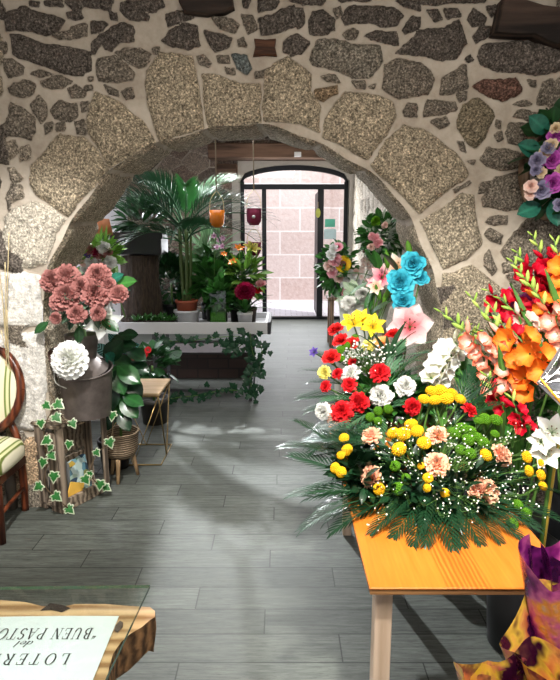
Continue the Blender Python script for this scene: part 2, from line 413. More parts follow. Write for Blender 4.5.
stones(0, 0, MD, [(215,140),(260,130),(300,105),(350,105),(350,145),(300,155),(240,160)], [(390,235),(460,220),(510,260),(540,290),(530,320),(470,333),(395,325),(390,280)],
 [(465,210),(500,190),(560,190),(600,215),(585,260),(560,270),(520,250)], [(15,240),(50,235),(90,275),(85,300),(40,315),(25,285)], [(40,350),(90,322),(140,340),(135,370),(100,388),(50,370)],
 [(120,300),(160,280),(210,300),(160,308)], [(165,330),(230,305),(290,325),(260,350),(205,362),(170,345)], [(275,360),(300,340),(345,380),(330,392),(280,388)], [(355,310),(375,308),(378,328),(358,328)],
 [(335,350),(368,348),(370,368),(340,368)], [(415,345),(470,370),(475,392),(430,380)], [(485,370),(530,350),(540,385),(510,400)], [(0,170),(25,165),(30,210),(0,218)])
stones(0, 100, MD, [(10,110),(50,15),(90,30),(130,70),(145,120),(125,160),(70,150),(15,140)], [(120,20),(155,-20),(190,20),(185,70),(160,90),(130,50)], [(205,50),(240,5),(300,15),(310,60),(280,90),(220,80)],
 [(320,10),(360,15),(355,40),(325,45)], [(175,100),(210,95),(215,125),(190,138)], [(225,100),(260,95),(262,125),(230,132)], [(300,90),(335,80),(352,115),(345,145),(310,140)])
stones(0, 100, LT, [(15,180),(60,165),(75,215),(45,232),(15,220)], [(85,195),(120,185),(125,235),(90,245)], [(35,270),(60,270),(95,320),(70,335),(40,325)], [(36,360),(85,345),(95,385),(50,405),(30,395)])
vous(VO, [(31,166),(60,136),(85,139),(96,151),(109,169),(92,187),(69,217),(38,195),(31,185)],
 [(95,94),(120,104),(142,121),(156,142),(134,153),(112,168),(97,147),(90,135),(88,122)], [(146,85),(149,70),(160,55),(192,57),(196,80),(203,117),(204,128),(182,133),(161,141),(150,115)],
 [(201,75),(215,76),(245,84),(259,84),(260,122),(235,126),(210,130),(205,105)], [(265,72),(276,61),(288,57),(299,66),(311,77),(311,92),(321,107),(318,131),(300,124),(281,122),(264,121),(263,98)],
 [(324,126),(330,112),(346,93),(362,92),(392,102),(396,116),(386,134),(366,161),(345,148),(322,136)], [(371,166),(387,140),(405,125),(422,129),(436,139),(455,152),(467,172),(465,178),(440,196),(419,213),(400,192)])
vous((.27,.23,.17), [(421,221),(440,210),(462,194),(473,197),(476,220),(480,240),(478,247),(466,260),(443,268),(432,242)], [(443,275),(473,266),(488,278),(505,292),(512,340),(515,400),(440,400),(440,330)])
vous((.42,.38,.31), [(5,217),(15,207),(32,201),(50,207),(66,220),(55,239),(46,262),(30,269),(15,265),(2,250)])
vous((.66, .63, .58), [(-10,272),(25,273),(39,277),(42,300),(45,326),(10,326),(-10,325)], [(-12,334),(44,333),(46,380),(45,430),(-12,430)])  # spotlight glare on the left pillar put into these tones, stone above too
vous((.42,.3,.19), [(10,440),(47,436),(46,490),(12,494)])
stones(140, 0, DK, [(0,0),(90,0),(100,30),(60,50),(20,40)], [(0,45),(35,60),(35,80),(0,80)], [(105,60),(145,48),(200,50),(210,70),(150,90),(108,100)], [(85,165),(130,110),(180,95),(225,105),(240,180),(190,198),(120,190)],
 [(260,125),(330,138),(370,155),(355,190),(300,203),(275,170)], [(475,75),(560,40),(620,30),(620,105),(560,125),(490,138)], [(470,0),(560,0),(540,25),(475,50)], [(410,0),(440,0),(435,35),(415,30)])
stones(140, 0, MD, [(286,65),(370,80),(395,100),(380,128),(320,112)], [(405,60),(450,65),(470,110),(430,135),(415,100)], [(395,160),(410,150),(432,190),(400,190)], [(225,225),(250,225),(282,255),(270,272),(235,258)],
 [(310,220),(355,220),(355,245),(315,248)], [(340,268),(372,270),(375,295),(345,292)], [(465,285),(500,280),(495,310),(465,310)], [(0,200),(25,205),(40,240),(10,270),(0,265)], [(50,195),(80,195),(78,220),(55,215)])
stones(140, 0, BLU, [(370,220),(430,225),(450,270),(435,295),(385,270)])
stones(280, 0, DK, [(60,40),(90,40),(95,80),(72,120),(62,85)], [(110,85),(130,50),(170,40),(215,75),(215,120),(170,140),(120,135)], [(245,70),(270,35),(400,25),(460,30),(490,60),(460,100),(400,108),(350,90),(260,95)],
 [(470,0),(560,0),(560,40),(500,25)], [(486,120),(520,65),(560,65),(560,110),(500,138)], [(340,145),(370,128),(465,132),(470,185),(400,172)], [(15,170),(70,140),(120,175),(95,215),(45,222),(15,205)], [(45,0),(180,0),(170,20),(100,25),(50,10)], [(230,0),(370,0),(350,10),(240,10)])
stones(280, 0, MD, [(210,35),(235,25),(245,55),(225,72)], [(250,130),(290,115),(315,130),(305,155),(265,150)], [(165,310),(215,300),(240,335),(185,328)], [(285,320),(340,325),(335,348),(300,345)], [(350,345),(385,335),(375,355)], [(490,440),(510,415),(552,425),(545,465),(500,462)])
stones(280, 0, (.17,.15,.12), [(120,240),(150,160),(220,155),(330,180),(400,190),(410,250),(360,310),(300,310),(220,280),(130,265)])
stones(280, 0, (.2,.145,.09), [(145,365),(230,345),(230,375),(175,405),(145,395)])
vous(DK, [(395,54),(412,38),(420,31),(440,28),(457,21),(467,45),(457,58),(442,60),(420,55)]); vous(MD, [(385,65),(400,59),(420,63),(430,72),(434,82),(428,95),(415,97),(398,98),(383,89)])
stones(420, 0, DK, [(25,40),(70,40),(90,75),(60,85)], [(100,45),(150,40),(160,65),(110,75)], [(180,80),(210,40),(260,70),(250,95),(200,105)], [(265,35),(300,25),(318,45),(285,68)], [(210,150),(240,100),(280,105),(270,145),(230,178)],
 [(230,225),(260,180),(400,165),(500,170),(600,195),(600,280),(560,290),(430,300),(300,280),(240,255)], [(180,235),(200,222),(212,240),(190,245)], [(0,0),(270,-10),(265,12),(150,14),(60,22),(10,14)])
stones(420, 0, MD, [(75,375),(85,320),(180,258),(195,350),(120,370)], [(465,400),(490,330),(530,320),(540,380),(510,425),(470,420)], [(430,325),(465,325),(460,350),(440,345)], [(145,375),(190,365),(188,390),(160,408)], [(15,465),(30,402),(140,405),(145,430),(100,455)], [(545,340),(600,330),(600,400),(545,390)])
stones(420, 0, BR, [(215,345),(250,318),(380,318),(410,360),(390,380),(330,400),(270,390)])
stones(420, 100, (.17,.14,.095), [(145,75),(170,20),(230,-5),(285,40),(290,60),(260,150),(225,190),(190,170),(150,110)])
stones(420, 100, MD, [(370,65),(400,35),(500,60),(510,80),(450,85)], [(345,130),(355,95),(430,95),(470,150),(430,193),(350,170)], [(370,15),(420,0),(445,15),(400,22)], [(40,85),(100,70),(115,95),(80,118)], [(245,240),(270,190),(330,195),(390,210),(430,260),(400,275),(330,280),(270,268)],
 [(230,375),(240,335),(290,325),(280,360)], [(300,75),(322,80),(320,110),(300,100)], [(295,135),(325,120),(330,155),(310,162)], [(150,165),(170,165),(180,205),(160,195)], [(185,240),(220,240),(215,258)], [(245,400),(300,310),(400,295),(430,340),(430,420),(340,440),(250,430)], [(135,360),(195,325),(200,335),(170,350),(140,372)],
 [(480,150),(560,140),(600,200),(560,260),(500,240)])
stones(420, 200, MD, [(265,85),(290,65),(345,65),(350,95),(300,100)], [(255,130),(280,110),(330,140),(320,175),(280,165)], [(258,220),(270,200),(305,280),(290,300),(258,260)], [(330,255),(380,250),(380,280),(335,290)], [(318,205),(380,130),(450,50),(560,20),(620,60),(620,220),(480,280),(420,262),(345,240)], [(345,300),(400,290),(560,290),(560,420),(420,420),(380,360)])
def fbm(x, z, s, seed=0.): return noise.noise(Vector((x * s + seed, z * s - seed, seed * .37)))
def arch_r(an): return AR + .010 * math.sin(an * 9 + 1) + .006 * math.sin(an * 23)
def sdist(P, X, Z):
    """signed distance (inside positive) of points to a polygon"""
    n = len(P); d = np.full(X.shape, 1e9); ins = np.zeros(X.shape, bool)
    for i in range(n):
        ax, az = P[i]; bx, bz = P[(i + 1) % n]; ex, ez = bx - ax, bz - az
        wx, wz = X - ax, Z - az; t = np.clip((wx * ex + wz * ez) / (ex * ex + ez * ez + 1e-12), 0, 1)
        d = np.minimum(d, np.hypot(wx - t * ex, wz - t * ez))
        c = ((az <= Z) & (bz > Z)) | ((bz <= Z) & (az > Z))
        with np.errstate(divide='ignore', invalid='ignore'): xi = ax + (Z - az) * ex / (ez if abs(ez) > 1e-9 else 1e-9)
        ins ^= c & (X < xi)
    return np.where(ins, d, -d)
def voronoi_mask(X, Z, seeds, gap=.02):
    d1 = np.full(X.shape, 9.); d2 = np.full(X.shape, 9.); idx = np.zeros(X.shape, int)
    for i, (sx, sz) in enumerate(seeds):
        d = np.hypot(X - sx, (Z - sz) * 1.35); m = d < d1
        d2 = np.where(m, d1, np.minimum(d2, d)); idx = np.where(m, i, idx); d1 = np.where(m, d, d1)
    return (d2 - d1) / 2 - gap, idx
def stone_material():
    t = NT('granite_and_mortar'); o = t.obj(); st = t.attr('stone'); base = t.attr('tone', 'Color')
    sp = t.noise(o, 95, 3, .7); sp2 = t.noise(o, 30, 5, .7)
    speck = t.ramp(sp, (.32, .22), (.45, .75), (.56, 1.35), (.7, 3.1)); speck = t.mix(t.ramp(base, (.3, 0), (.5, .8)), speck, (1, 1, 1))
    big = t.ramp(sp2, (.3, .6), (.7, 1.42))
    sc = t.mix(1., t.mix(1., base, speck, 'MULTIPLY'), big, 'MULTIPLY')
    mo = t.ramp(t.noise(o, 7, 6, .65), (.3, (.34, .285, .225)), (.5, (.46, .4, .325)), (.72, (.56, .5, .42)))
    mk = t.ramp(t.math('ADD', st, t.math('MULTIPLY', t.math('SUBTRACT', t.noise(o, 45, 4), .5), .5)), (.38, 0), (.56, 1))
    col = t.mix(mk, mo, sc)
    h = t.math('ADD', t.math('MULTIPLY', t.math('MULTIPLY', sp, mk), 1.), t.math('MULTIPLY', t.noise(o, 40, 5), .6))
    return t.bsdf(col, .9, normal=t.bump(h, .75, .012), spec=.15)
STONE = stone_material()
def stone_mesh(name, V, F, mask, tone):
    me = bpy.data.meshes.new(name); me.from_pydata(V, [], F); me.materials.append(STONE)
    me.polygons.foreach_set('use_smooth', [True] * len(me.polygons))
    a = me.attributes.new('stone', 'FLOAT', 'POINT'); a.data.foreach_set('value', np.asarray(mask, 'f').ravel())
    c = me.color_attributes.new('tone', 'FLOAT_COLOR', 'POINT'); q = np.ones((len(V), 4), 'f'); q[:, :3] = tone; c.data.foreach_set('color', q.ravel())
    me.update(); return me
def arch_wall():
    st = .0085; x0, x1, z1 = -2.5, 2.3, 2.92
    nx, nz = int((x1 - x0) / st), int(z1 / st)
    gx = np.linspace(x0, x1, nx + 1); gz = np.linspace(0, z1, nz + 1); X, Z = np.meshgrid(gx, gz)
    # snap the vertices near the opening onto its edge
    an = np.arctan2(Z - AZ, X - AX); rr = AR + .010 * np.sin(an * 9 + 1) + .006 * np.sin(an * 23)
    d = np.hypot(X - AX, Z - AZ); up = Z > AZ; near = up & (np.abs(d - rr) < st * .72)
    Xn = np.where(near, AX + (X - AX) / d * rr, X); Zn = np.where(near, AZ + (Z - AZ) / d * rr, Z)
    ql = ~up & (np.abs(np.abs(X - AX) - AR) < st * .55); Xn = np.where(ql, AX + np.sign(X - AX) * AR, Xn); X, Z = Xn, Zn
    inside = np.where(Z > AZ, np.hypot(X - AX, Z - AZ) < rr - 1e-4, np.abs(X - AX) < AR - 1e-4)
    fl = X.ravel(); fz = Z.ravel()
    nz1 = np.array([fbm(a, b, 9) for a, b in zip(fl, fz)]).reshape(X.shape); nz2 = np.array([fbm(a, b, 9, 17.3) for a, b in zip(fl, fz)]).reshape(X.shape); nz3 = np.array([fbm(a, b, 38, 5.1) for a, b in zip(fl, fz)]).reshape(X.shape)
    XW = X + .013 * nz1 + .006 * nz3; ZW = Z + .013 * nz2 - .006 * nz3
    # untraced areas: irregular stones everywhere, then the traced ones inside the picture
    rn = random.Random(3); seeds = []
    for i in range(17):
        for j in range(13): seeds.append((x0 + (i + rn.uniform(.1, .9) + .5 * (j % 2)) * .3, (j + rn.uniform(.15, .85)) * .23))
    vm, vi = voronoi_mask(XW, ZW, seeds); tones = np.array([rn.choice([DK, MD, MD, LT, VO]) for _ in seeds])
    C = tones[vi]; D = vm
    zt = np.interp(X, [-1.42, -1.38, 1.38, 1.42], [9, 1., 1., 9]); 
    lowr = np.interp(X, [-1.6, -1.31, .9, 1.6], [.15, .05, 1.3, 1.12]); traced = (np.abs(X) < 1.4 + .06 * nz1) & (Z > lowr + .05 * nz2)
    D = np.where(traced, -.05, D); C = np.where(traced[..., None], np.array(MD), C)
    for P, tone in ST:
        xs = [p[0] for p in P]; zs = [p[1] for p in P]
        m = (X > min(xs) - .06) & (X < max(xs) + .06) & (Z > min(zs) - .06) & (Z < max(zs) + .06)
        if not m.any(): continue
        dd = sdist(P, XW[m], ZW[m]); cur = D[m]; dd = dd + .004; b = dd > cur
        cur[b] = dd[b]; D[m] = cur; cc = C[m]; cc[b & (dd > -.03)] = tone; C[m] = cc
    mask = np.clip(.5 + D / .014, 0, 1); bul = np.clip(D / .035, 0, 1) ** .6
    H = np.where(D > 0, .004 + .026 * bul, 0) + .006 * nz3 * mask + .008 * nz1 * mask + .004 * nz2
    ed = np.where(Z > AZ, np.abs(np.hypot(X - AX, Z - AZ) - rr), np.abs(np.abs(X - AX) - AR)); H = H * np.clip(.35 + ed / .05, 0, 1)
    V = np.stack([X.ravel(), (WY - H).ravel(), Z.ravel()], 1)
    cen = inside[:-1, :-1] | inside[1:, :-1] | inside[:-1, 1:] | inside[1:, 1:]
    ii = np.arange((nz + 1) * (nx + 1)).reshape(nz + 1, nx + 1)
    Fq = np.stack([ii[:-1, :-1], ii[:-1, 1:], ii[1:, 1:], ii[1:, :-1]], -1)[~cen]
    V = V.tolist(); F_ = Fq.tolist(); M_ = mask.ravel().tolist(); T_ = C.reshape(-1, 3).tolist()
    # soffit: continues the voussoir joints through the wall
    jt = []
    for p in [(42,273),(66,222),(109,169),(157,143),(205,130),(262,123),(320,135),(368,164),(420,216),(441,270)]:
        q = at(*p, WY); jt.append(math.atan2(q.z - AZ, q.x - AX))
    jt = sorted(jt); NS, ND = 340, 40; b0 = len(V); tot = math.pi * AR + 2 * AZ
    for i in range(NS + 1):
        s = tot * i / NS
        if s < AZ: bx, bz, nxn, nzn, a = AX + AR, s, -1, 0, -(AZ - s) / AR
        elif s > tot - AZ: bx, bz, nxn, nzn, a = AX - AR, tot - s, 1, 0, math.pi + (s - tot + AZ) / AR
        else:
            a = (s - AZ) / AR; r_ = arch_r(a); bx, bz, nxn, nzn = AX + r_ * math.cos(a), AZ + r_ * math.sin(a), -math.cos(a), -math.sin(a)
        for j in range(ND + 1):
            y = WY + (WB - WY) * j / ND; w1 = noise.noise(Vector((s * 7, y * 7, 3.3))); w2 = noise.noise(Vector((s * 30, y * 30, 8.1)))
            dj = min(abs(a + .02 * w1 - q) for q in jt + [-.45, -.8, math.pi + .42, math.pi + .85]) * AR
            mk = min(1, max(0, dj / .022 - .25)); hh = (.02 * mk + .012 * w1 + .005 * w2) * min(1, (y - WY) / .04) - .045 * (y - WY) / (WB - WY)
            V.append((bx + nxn * hh, y, bz + nzn * hh)); M_.append(mk); T_.append((.33, .28, .21))
    for i in range(NS):
        for j in range(ND): k = b0 + i * (ND + 1) + j; F_.append((k, k + 1, k + ND + 2, k + ND + 1))
    o = link('wall_front', stone_mesh('wall_front', V, F_, M_, T_)); o['kind'] = 'structure'; return o
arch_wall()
def plain_stone_wall(name, O, U, Vv, w, h, step, seedn, sx=.32, sz=.2, tones=(MD, LT, DK), holes=None, depth=.02, gap=.012, bond=False):
    """irregular masonry patch: origin O, unit axes U (along) and V (up); normal = U x V side"""
    rn = random.Random(seedn); nx, nz = int(w / step), int(h / step); gx, gz = np.meshgrid(np.linspace(0, w, nx + 1), np.linspace(0, h, nz + 1)); seeds = []
    for i in range(int(w / sx) + 2):
        for j in range(int(h / sz) + 2):
            q = (.12 if bond else .4); seeds.append(((i + .5 * (j % 2) + rn.uniform(-q, q)) * sx, (j + .5 + rn.uniform(-q, q) * .7) * sz))
    n1 = np.array([fbm(a, b, 8, seedn) for a, b in zip(gx.ravel(), gz.ravel())]).reshape(gx.shape)
    D, vi = voronoi_mask(gx + .015 * n1, gz + .012 * n1, seeds, gap); tn = np.array([rn.choice(tones) for _ in seeds])[vi]
    mk = np.clip(.5 + D / .014, 0, 1); H = depth * np.clip(D / .03, 0, 1) ** .6 + .006 * n1
    U, Vv = Vector(U), Vector(Vv); N = U.cross(Vv); O = Vector(O)
    V = [tuple(O + U * a + Vv * b + N * c) for a, b, c in zip(gx.ravel(), gz.ravel(), H.ravel())]
    ii = np.arange(gx.size).reshape(gx.shape); Fq = np.stack([ii[:-1, :-1], ii[:-1, 1:], ii[1:, 1:], ii[1:, :-1]], -1)
    if holes is not None:
        cx = (gx[:-1, :-1] + gx[1:, 1:]) / 2; cz = (gz[:-1, :-1] + gz[1:, 1:]) / 2; Fq = Fq[~holes(cx, cz)]
    else: Fq = Fq.reshape(-1, 4)
    o = link(name, stone_mesh(name, V, Fq.tolist(), mk, tn.reshape(-1, 3))); o['kind'] = 'structure'; return o
# far wall with the arched doorway
DX0, DX1, DS, DT = -.72, 1.24, 2.52, 2.80; DY = 10.37
def door_top(x): q = (x - (DX0 + DX1) / 2) / ((DX1 - DX0) / 2); return DS + (DT - DS) * np.sqrt(np.clip(1 - q * q * .92, 0, 1)) - (DT - DS) * .28 * 0
FX0 = -2.75
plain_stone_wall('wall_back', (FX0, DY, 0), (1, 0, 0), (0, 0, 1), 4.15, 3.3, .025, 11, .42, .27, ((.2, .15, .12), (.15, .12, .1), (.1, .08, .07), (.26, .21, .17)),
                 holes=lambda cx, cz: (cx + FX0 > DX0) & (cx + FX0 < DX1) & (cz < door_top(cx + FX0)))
# reveal of the doorway
mb = MB(); N = 24; pts = [(DX0, 0), (DX0, DS)] + [(DX0 + (DX1 - DX0) * k / N, float(door_top(DX0 + (DX1 - DX0) * k / N))) for k in range(1, N)] + [(DX1, DS), (DX1, 0)]
REV = plain('plaster_reveal', (.5, .47, .42), .9, var=.2, scale=6)
for (a, b), (c, d_) in zip(pts, pts[1:]): mb.add([(a, DY - .03, b), (c, DY - .03, d_), (c, DY + .35, d_), (a, DY + .35, b)], [(0, 1, 2, 3)])

for (a, b), (c, d_) in zip(pts[1:-1], pts[2:-1]): mb.add([(a, DY - .035, b - .01), (c, DY - .035, d_ - .01), (c, DY - .035, max(d_, 2.855)), (a, DY - .035, max(b, 2.855))], [(0, 1, 2, 3)])
mb.box((DX1, DY - .05, 0), (DX1 + .085, DY + .05, 2.855)); mb.box((DX0 - .14, DY - .05, 0), (DX0, DY + .05, 2.6)); mb.box((DX0 - .03, DY - .05, 2.6), (DX0, DY + .05, 2.855))
struct('trim_5', mb, REV)
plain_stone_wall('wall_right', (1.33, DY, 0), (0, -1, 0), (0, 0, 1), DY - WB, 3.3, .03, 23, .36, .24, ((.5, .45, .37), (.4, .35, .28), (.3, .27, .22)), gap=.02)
PLAS = NT('white_plaster'); PLASTER = PLAS.bsdf(PLAS.mix(PLAS.noise(PLAS.obj(), 3), (.72, .7, .76), (.82, .8, .85)), .9)
mb = MB(); mb.box((-2.85, WB - .1, 0), (-2.75, DY + .1, 3.3)); struct('wall_left', mb, PLASTER)
mb = MB(); mb.box((-2.6, -2.5, 0), (-2.5, WY + .1, 2.92)); struct('wall_left_front', mb, PLASTER)
mb = MB(); mb.box((2.3, -2.5, 0), (2.4, WY + .1, 2.92)); struct('wall_right_front', mb, PLASTER)
CEIL = plain('ceiling_plaster', (.42, .38, .34), .9, var=.15, scale=4)
mb = MB(); mb.box((-2.6, -2.5, 2.9), (2.4, WY + .02, 3.0)); struct('ceiling_front', mb, CEIL)
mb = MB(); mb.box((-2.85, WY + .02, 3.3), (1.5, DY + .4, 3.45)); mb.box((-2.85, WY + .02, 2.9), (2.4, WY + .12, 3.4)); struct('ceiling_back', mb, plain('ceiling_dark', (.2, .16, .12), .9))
# floor: staggered grey wood-look planks
def floor_mat():
    t = NT('grey_wood_look_tile'); sx = t.n('ShaderNodeSeparateXYZ'); t.l(t.obj(), sx.inputs[0])
    g = atz(280, 587.1, 0).y; x0 = atz(333.6, 578, 0).x; w, L = .1512, .905
    yy = t.math('DIVIDE', t.math('SUBTRACT', sx.outputs[1], g - 40 * w), w); row = t.math('FLOOR', yy); fy = t.math('FRACT', yy)
    xx = t.math('ADD', t.math('DIVIDE', t.math('SUBTRACT', sx.outputs[0], x0), L), t.math('MULTIPLY', t.math('SUBTRACT', row, 40), .328))
    xx = t.math('ADD', xx, 60); pl = t.math('FLOOR', xx); fx = t.math('FRACT', xx)
    ey = t.math('MULTIPLY', t.math('MINIMUM', fy, t.math('SUBTRACT', 1, fy)), w); ex = t.math('MULTIPLY', t.math('MINIMUM', fx, t.math('SUBTRACT', 1, fx)), L)
    e = t.math('MINIMUM', ex, ey); gap = t.ramp(e, (.0016, 0), (.003, 1))
    cb = t.n('ShaderNodeCombineXYZ'); t.l(row, cb.inputs[0]); t.l(pl, cb.inputs[1])
    wn = t.n('ShaderNodeTexWhiteNoise', noise_dimensions='2D'); t.l(cb.outputs[0], wn.inputs['Vector'])
    off = t.n('ShaderNodeVectorMath', operation='ADD'); t.l(t.obj(), off.inputs[0])
    sc = t.n('ShaderNodeVectorMath', operation='SCALE'); t.l(wn.outputs['Color'], sc.inputs[0]); sc.inputs['Scale'].default_value = 7; t.l(sc.outputs[0], off.inputs[1])
    v = t.mapv(off.outputs[0], (2.2, 26, 1)); n = t.noise(v, 3.2, 7, .68); n2 = t.noise(t.mapv(off.outputs[0], (5, 60, 1)), 4, 4, .7)
    c = t.ramp(n, (.3, (.048, .054, .047)), (.5, (.1, .11, .097)), (.7, (.155, .168, .15)))
    c = t.mix(t.ramp(n2, (.53, 0), (.66, .7)), c, (.04, .04, .035))
    c = t.mix(1., c, t.ramp(wn.outputs['Value'], (0, .84), (1, 1.14)), 'MULTIPLY')
    c = t.mix(gap, (.008, .008, .008), c)
    return t.bsdf(c, t.ramp(n, (.3, .5), (.7, .66)), normal=t.bump(t.math('ADD', t.math('MULTIPLY', gap, .8), t.math('MULTIPLY', n, .15)), .12, .003), spec=.22)
mb = MB(); mb.box((-2.85, -2.5, -.06), (2.4, DY + .3, 0)); struct('floor', mb, floor_mat())
# dark timbers let into the stone
TIMBER = wood('dark_timber', (.012, .008, .006), (.075, .048, .035), 0, .7, .8, .6)
def timber(name, pxs, y0, y1, seed):
    P = [at(x, y, y0) for x, y in pxs]; rn = random.Random(seed); mb = MB()
    n = len(P); ring = lambda yy, k: [(c.x + (p.x - c.x) * k, yy, c.z + (p.z - c.z) * k) for p in P]
    c = sum(P, Vector()) / n; vs = ring(y0, .93) + ring(y0 + .012, 1.) + ring(y1, 1.)
    fs = [tuple(range(n))] + [(r_ * n + i, r_ * n + (i + 1) % n, (r_ + 1) * n + (i + 1) % n, (r_ + 1) * n + i) for r_ in range(2) for i in range(n)]
    mb.add(vs, fs); return struct(name, mb, TIMBER)
timber('trim_1', [(495,32),(499,18),(503,-2),(520,-4),(532,0),(545,4),(575,8),(575,46),(558,44),(545,39),(536,34),(520,34),(505,33)], WY - .09, WY + .1, 1)
timber('trim_2', [(178,0),(180,-6),(232,-6),(234,6),(224,11),(206,13),(184,11)], WY - .06, WY + .1, 2)
o = timber('trim_3', [(254,38),(265,39),(276,38),(275,46),(277,55),(265,54),(253,55),(255,46)], WY - .035, WY + .05, 3); o.data.materials[0] = wood('reddish_block', (.035, .015, .008), (.17, .07, .035), 0, 2, .8, .4)
# beam over the far door
TIMB2 = wood('brown_timber', (.05, .028, .018), (.2, .12, .08), 0, .7, .8, .5); mb = MB(); mb.box((-1.25, DY - .3, 2.86), (1.33, DY + .0, 3.12), bev=.02); struct('trim_4', mb, TIMB2)
mb = MB(); mb.box((-1.15, DY - .12, 2.6), (-.75, DY + .05, 2.8), bev=.03); struct('trim_6', mb, TIMB2)
# door
DARK = plain('dark_steel', (.012, .014, .018), .45, .3, var=.1); GLASS = clear('window_glass')
dr = bpy.data.objects.new('door_1', None); COL.objects.link(dr); dr.location = (.26, DY + .15, 0); dr['kind'] = 'structure'
yF0, yF1 = DY + .12, DY + .2
def bar(nm, lo, hi): return part(nm, MB().box(lo, hi, bev=.006), DARK, dr, False)
bar('jamb', (DX0, yF0, 0), (DX0 + .07, yF1, DS)); bar('jamb', (DX1 - .07, yF0, 0), (DX1, yF1, DS))
bar('transom', (DX0 + .07, yF0, 2.38), (DX1 - .07, yF1, 2.47)); bar('mullion', (-.33, yF0, .0), (-.25, yF1, 2.38)); bar('mullion', (.69, yF0, .0), (.8, yF1, 2.38))
bar('threshold', (DX0 + .07, yF0 - .02, 0), (DX1 - .07, yF1 + .02, .045))
mb = MB(); A = []
for k in range(N + 1):
    x = DX0 + (DX1 - DX0) * k / N; A.append((x, float(door_top(x)) if 0 < k < N else DS))
mb = MB()
for (a, b), (c, d_) in zip(A, A[1:]):
    t0 = .085; q = lambda x, z: (x, z - t0)
    vs = [(a, yF0, b), (c, yF0, d_), (*q(c, d_)[:1], yF0, d_ - t0), (a, yF0, b - t0)]; vs += [(v[0], yF1, v[2]) for v in vs]
    mb.add(vs, [(0, 1, 2, 3), (7, 6, 5, 4), (0, 4, 5, 1), (3, 2, 6, 7)])
part('arch_frame', mb, DARK, dr, False)
for nm, lo, hi in (('side_pane', (DX0 + .07, yF0 + .03, .045), (-.33, yF0 + .04, 2.38)), ('side_pane', (.8, yF0 + .03, .045), (DX1 - .07, yF0 + .04, 2.38))): part(nm, MB().box(lo, hi), GLASS, dr, False)
mb = MB(); vs = [(a, yF0 + .035, b - .05) for a, b in A] + [(DX1 - .03, yF0 + .035, 2.44), (DX0 + .03, yF0 + .035, 2.44)]; mb.add(vs, [tuple(range(len(vs)))]); part('arched_pane', mb, GLASS, dr, False)
leaf = part('door_leaf', MB().box((.70, yF1 + .01, .05), (.74, yF1 + .95, 2.36), bev=.005), DARK, dr, False)
# street outside
PAVE = NT('street_paving'); b_ = PAVE.n('ShaderNodeTexBrick'); PAVE.l(PAVE.obj(), b_.inputs[0]); b_.inputs['Scale'].default_value = 2.2
for k, v in (('Color1', (.62, .6, .66, 1)), ('Color2', (.55, .53, .58, 1)), ('Mortar', (.35, .33, .36, 1))): b_.inputs[k].default_value = v
mb = MB(); mb.box((-5, DY + .3, -.1), (6, 13.6, -.015)); o = struct('ground', mb, PAVE.bsdf(b_.outputs[0], .8))
FAC = NT('pink_ashlar'); fb = FAC.n('ShaderNodeTexBrick'); FAC.l(FAC.mapv(FAC.obj(), (1, 1, 1), (R(90), 0, 0)), fb.inputs[0]); fb.inputs['Scale'].default_value = 1.; fb.inputs['Brick Width'].default_value = .95; fb.inputs['Row Height'].default_value = .55; fb.inputs['Mortar Size'].default_value = .018
for k, v in (('Color1', (.52, .37, .33, 1)), ('Color2', (.62, .5, .47, 1)), ('Mortar', (.78, .72, .7, 1))): fb.inputs[k].default_value = v
fn_ = FAC.noise(FAC.obj(), 12, 6, .7)
mb = MB(); mb.box((-5, 13.6, -.1), (.98, 13.9, 7)); mb.box((1.2, 13.75, -.1), (6, 13.9, 7)); mb.box((.98, 13.66, -.1), (1.2, 13.9, 7)); struct('wall_street', mb, FAC.bsdf(FAC.mix(FAC.ramp(fn_, (.35, 0), (.7, .45)), fb.outputs[0], (.8, .72, .7)), .9, normal=FAC.bump(fn_, .5, .03)))
# ================================================================ FURNITURE AND CONTAINERS
# ---- pine tables
PINE = NT('orange_varnished_pine'); _o = PINE.obj()
_n = PINE.noise(PINE.mapv(_o, (16, 1.6, 16)), 3, 6, .65); _wv = PINE.n('ShaderNodeTexWave', wave_type='BANDS', bands_direction='X'); _wv.inputs['Scale'].default_value = 26; _wv.inputs['Distortion'].default_value = 5; _wv.inputs['Detail'].default_value = 2; _wv.inputs['Detail Scale'].default_value = .7
PINE.l(PINE.mapv(_o, (1, .22, 1)), _wv.inputs[0]); _sx = PINE.n('ShaderNodeSeparateXYZ'); PINE.l(_o, _sx.inputs[0])
_band = PINE.ramp(PINE.math('ADD', _sx.outputs[0], .5), (.43, .1), (.435, .8), (.54, .8), (.545, .12), interp='LINEAR')
_c = PINE.mix(PINE.math('MULTIPLY', _wv.outputs['Fac'], _band), PINE.ramp(_n, (.3, (.5, .135, .014)), (.7, (.6, .185, .024))), (.33, .07, .007))
PINE_TOP = PINE.bsdf(_c, .3, spec=.4)
PALE = wood('pale_pine', (.5, .36, .25), (.72, .56, .43), 2, 1, .5, .1); EDGE = wood('pine_edge', (.16, .075, .03), (.32, .16, .06), 0, 2, .6, .3)
def table(x0, x1, y0, y1, h, label):
    t = thing('pine_table', ((x0 + x1) / 2, (y0 + y1) / 2, 0), label, 'table')
    part('tabletop', MB().box((x0, y0, h - .006), (x1, y1, h), bev=.002), PINE_TOP, t, False)
    for o in (t.children[-1],):  # origin at its centre so the grain sits with the board
        c = Vector(((x0 + x1) / 2, (y0 + y1) / 2, 0)); o.data.transform(Matrix.Translation(-c)); o.matrix_basis = Matrix.Identity(4)
    part('edge_board', MB().box((x0 + .002, y0 + .002, h - .02), (x1 - .002, y1 - .002, h - .0062)), EDGE, t, False)
    for lx, ly in ((x0 + .02, y0 + .025), (x1 - .065, y0 + .025), (x0 + .11, y1 - .085), (x1 - .065, y1 - .085)): part('leg', MB().box((lx, ly, 0), (lx + .045, ly + .045, h - .021), bev=.003), PALE, t, False)
    return t
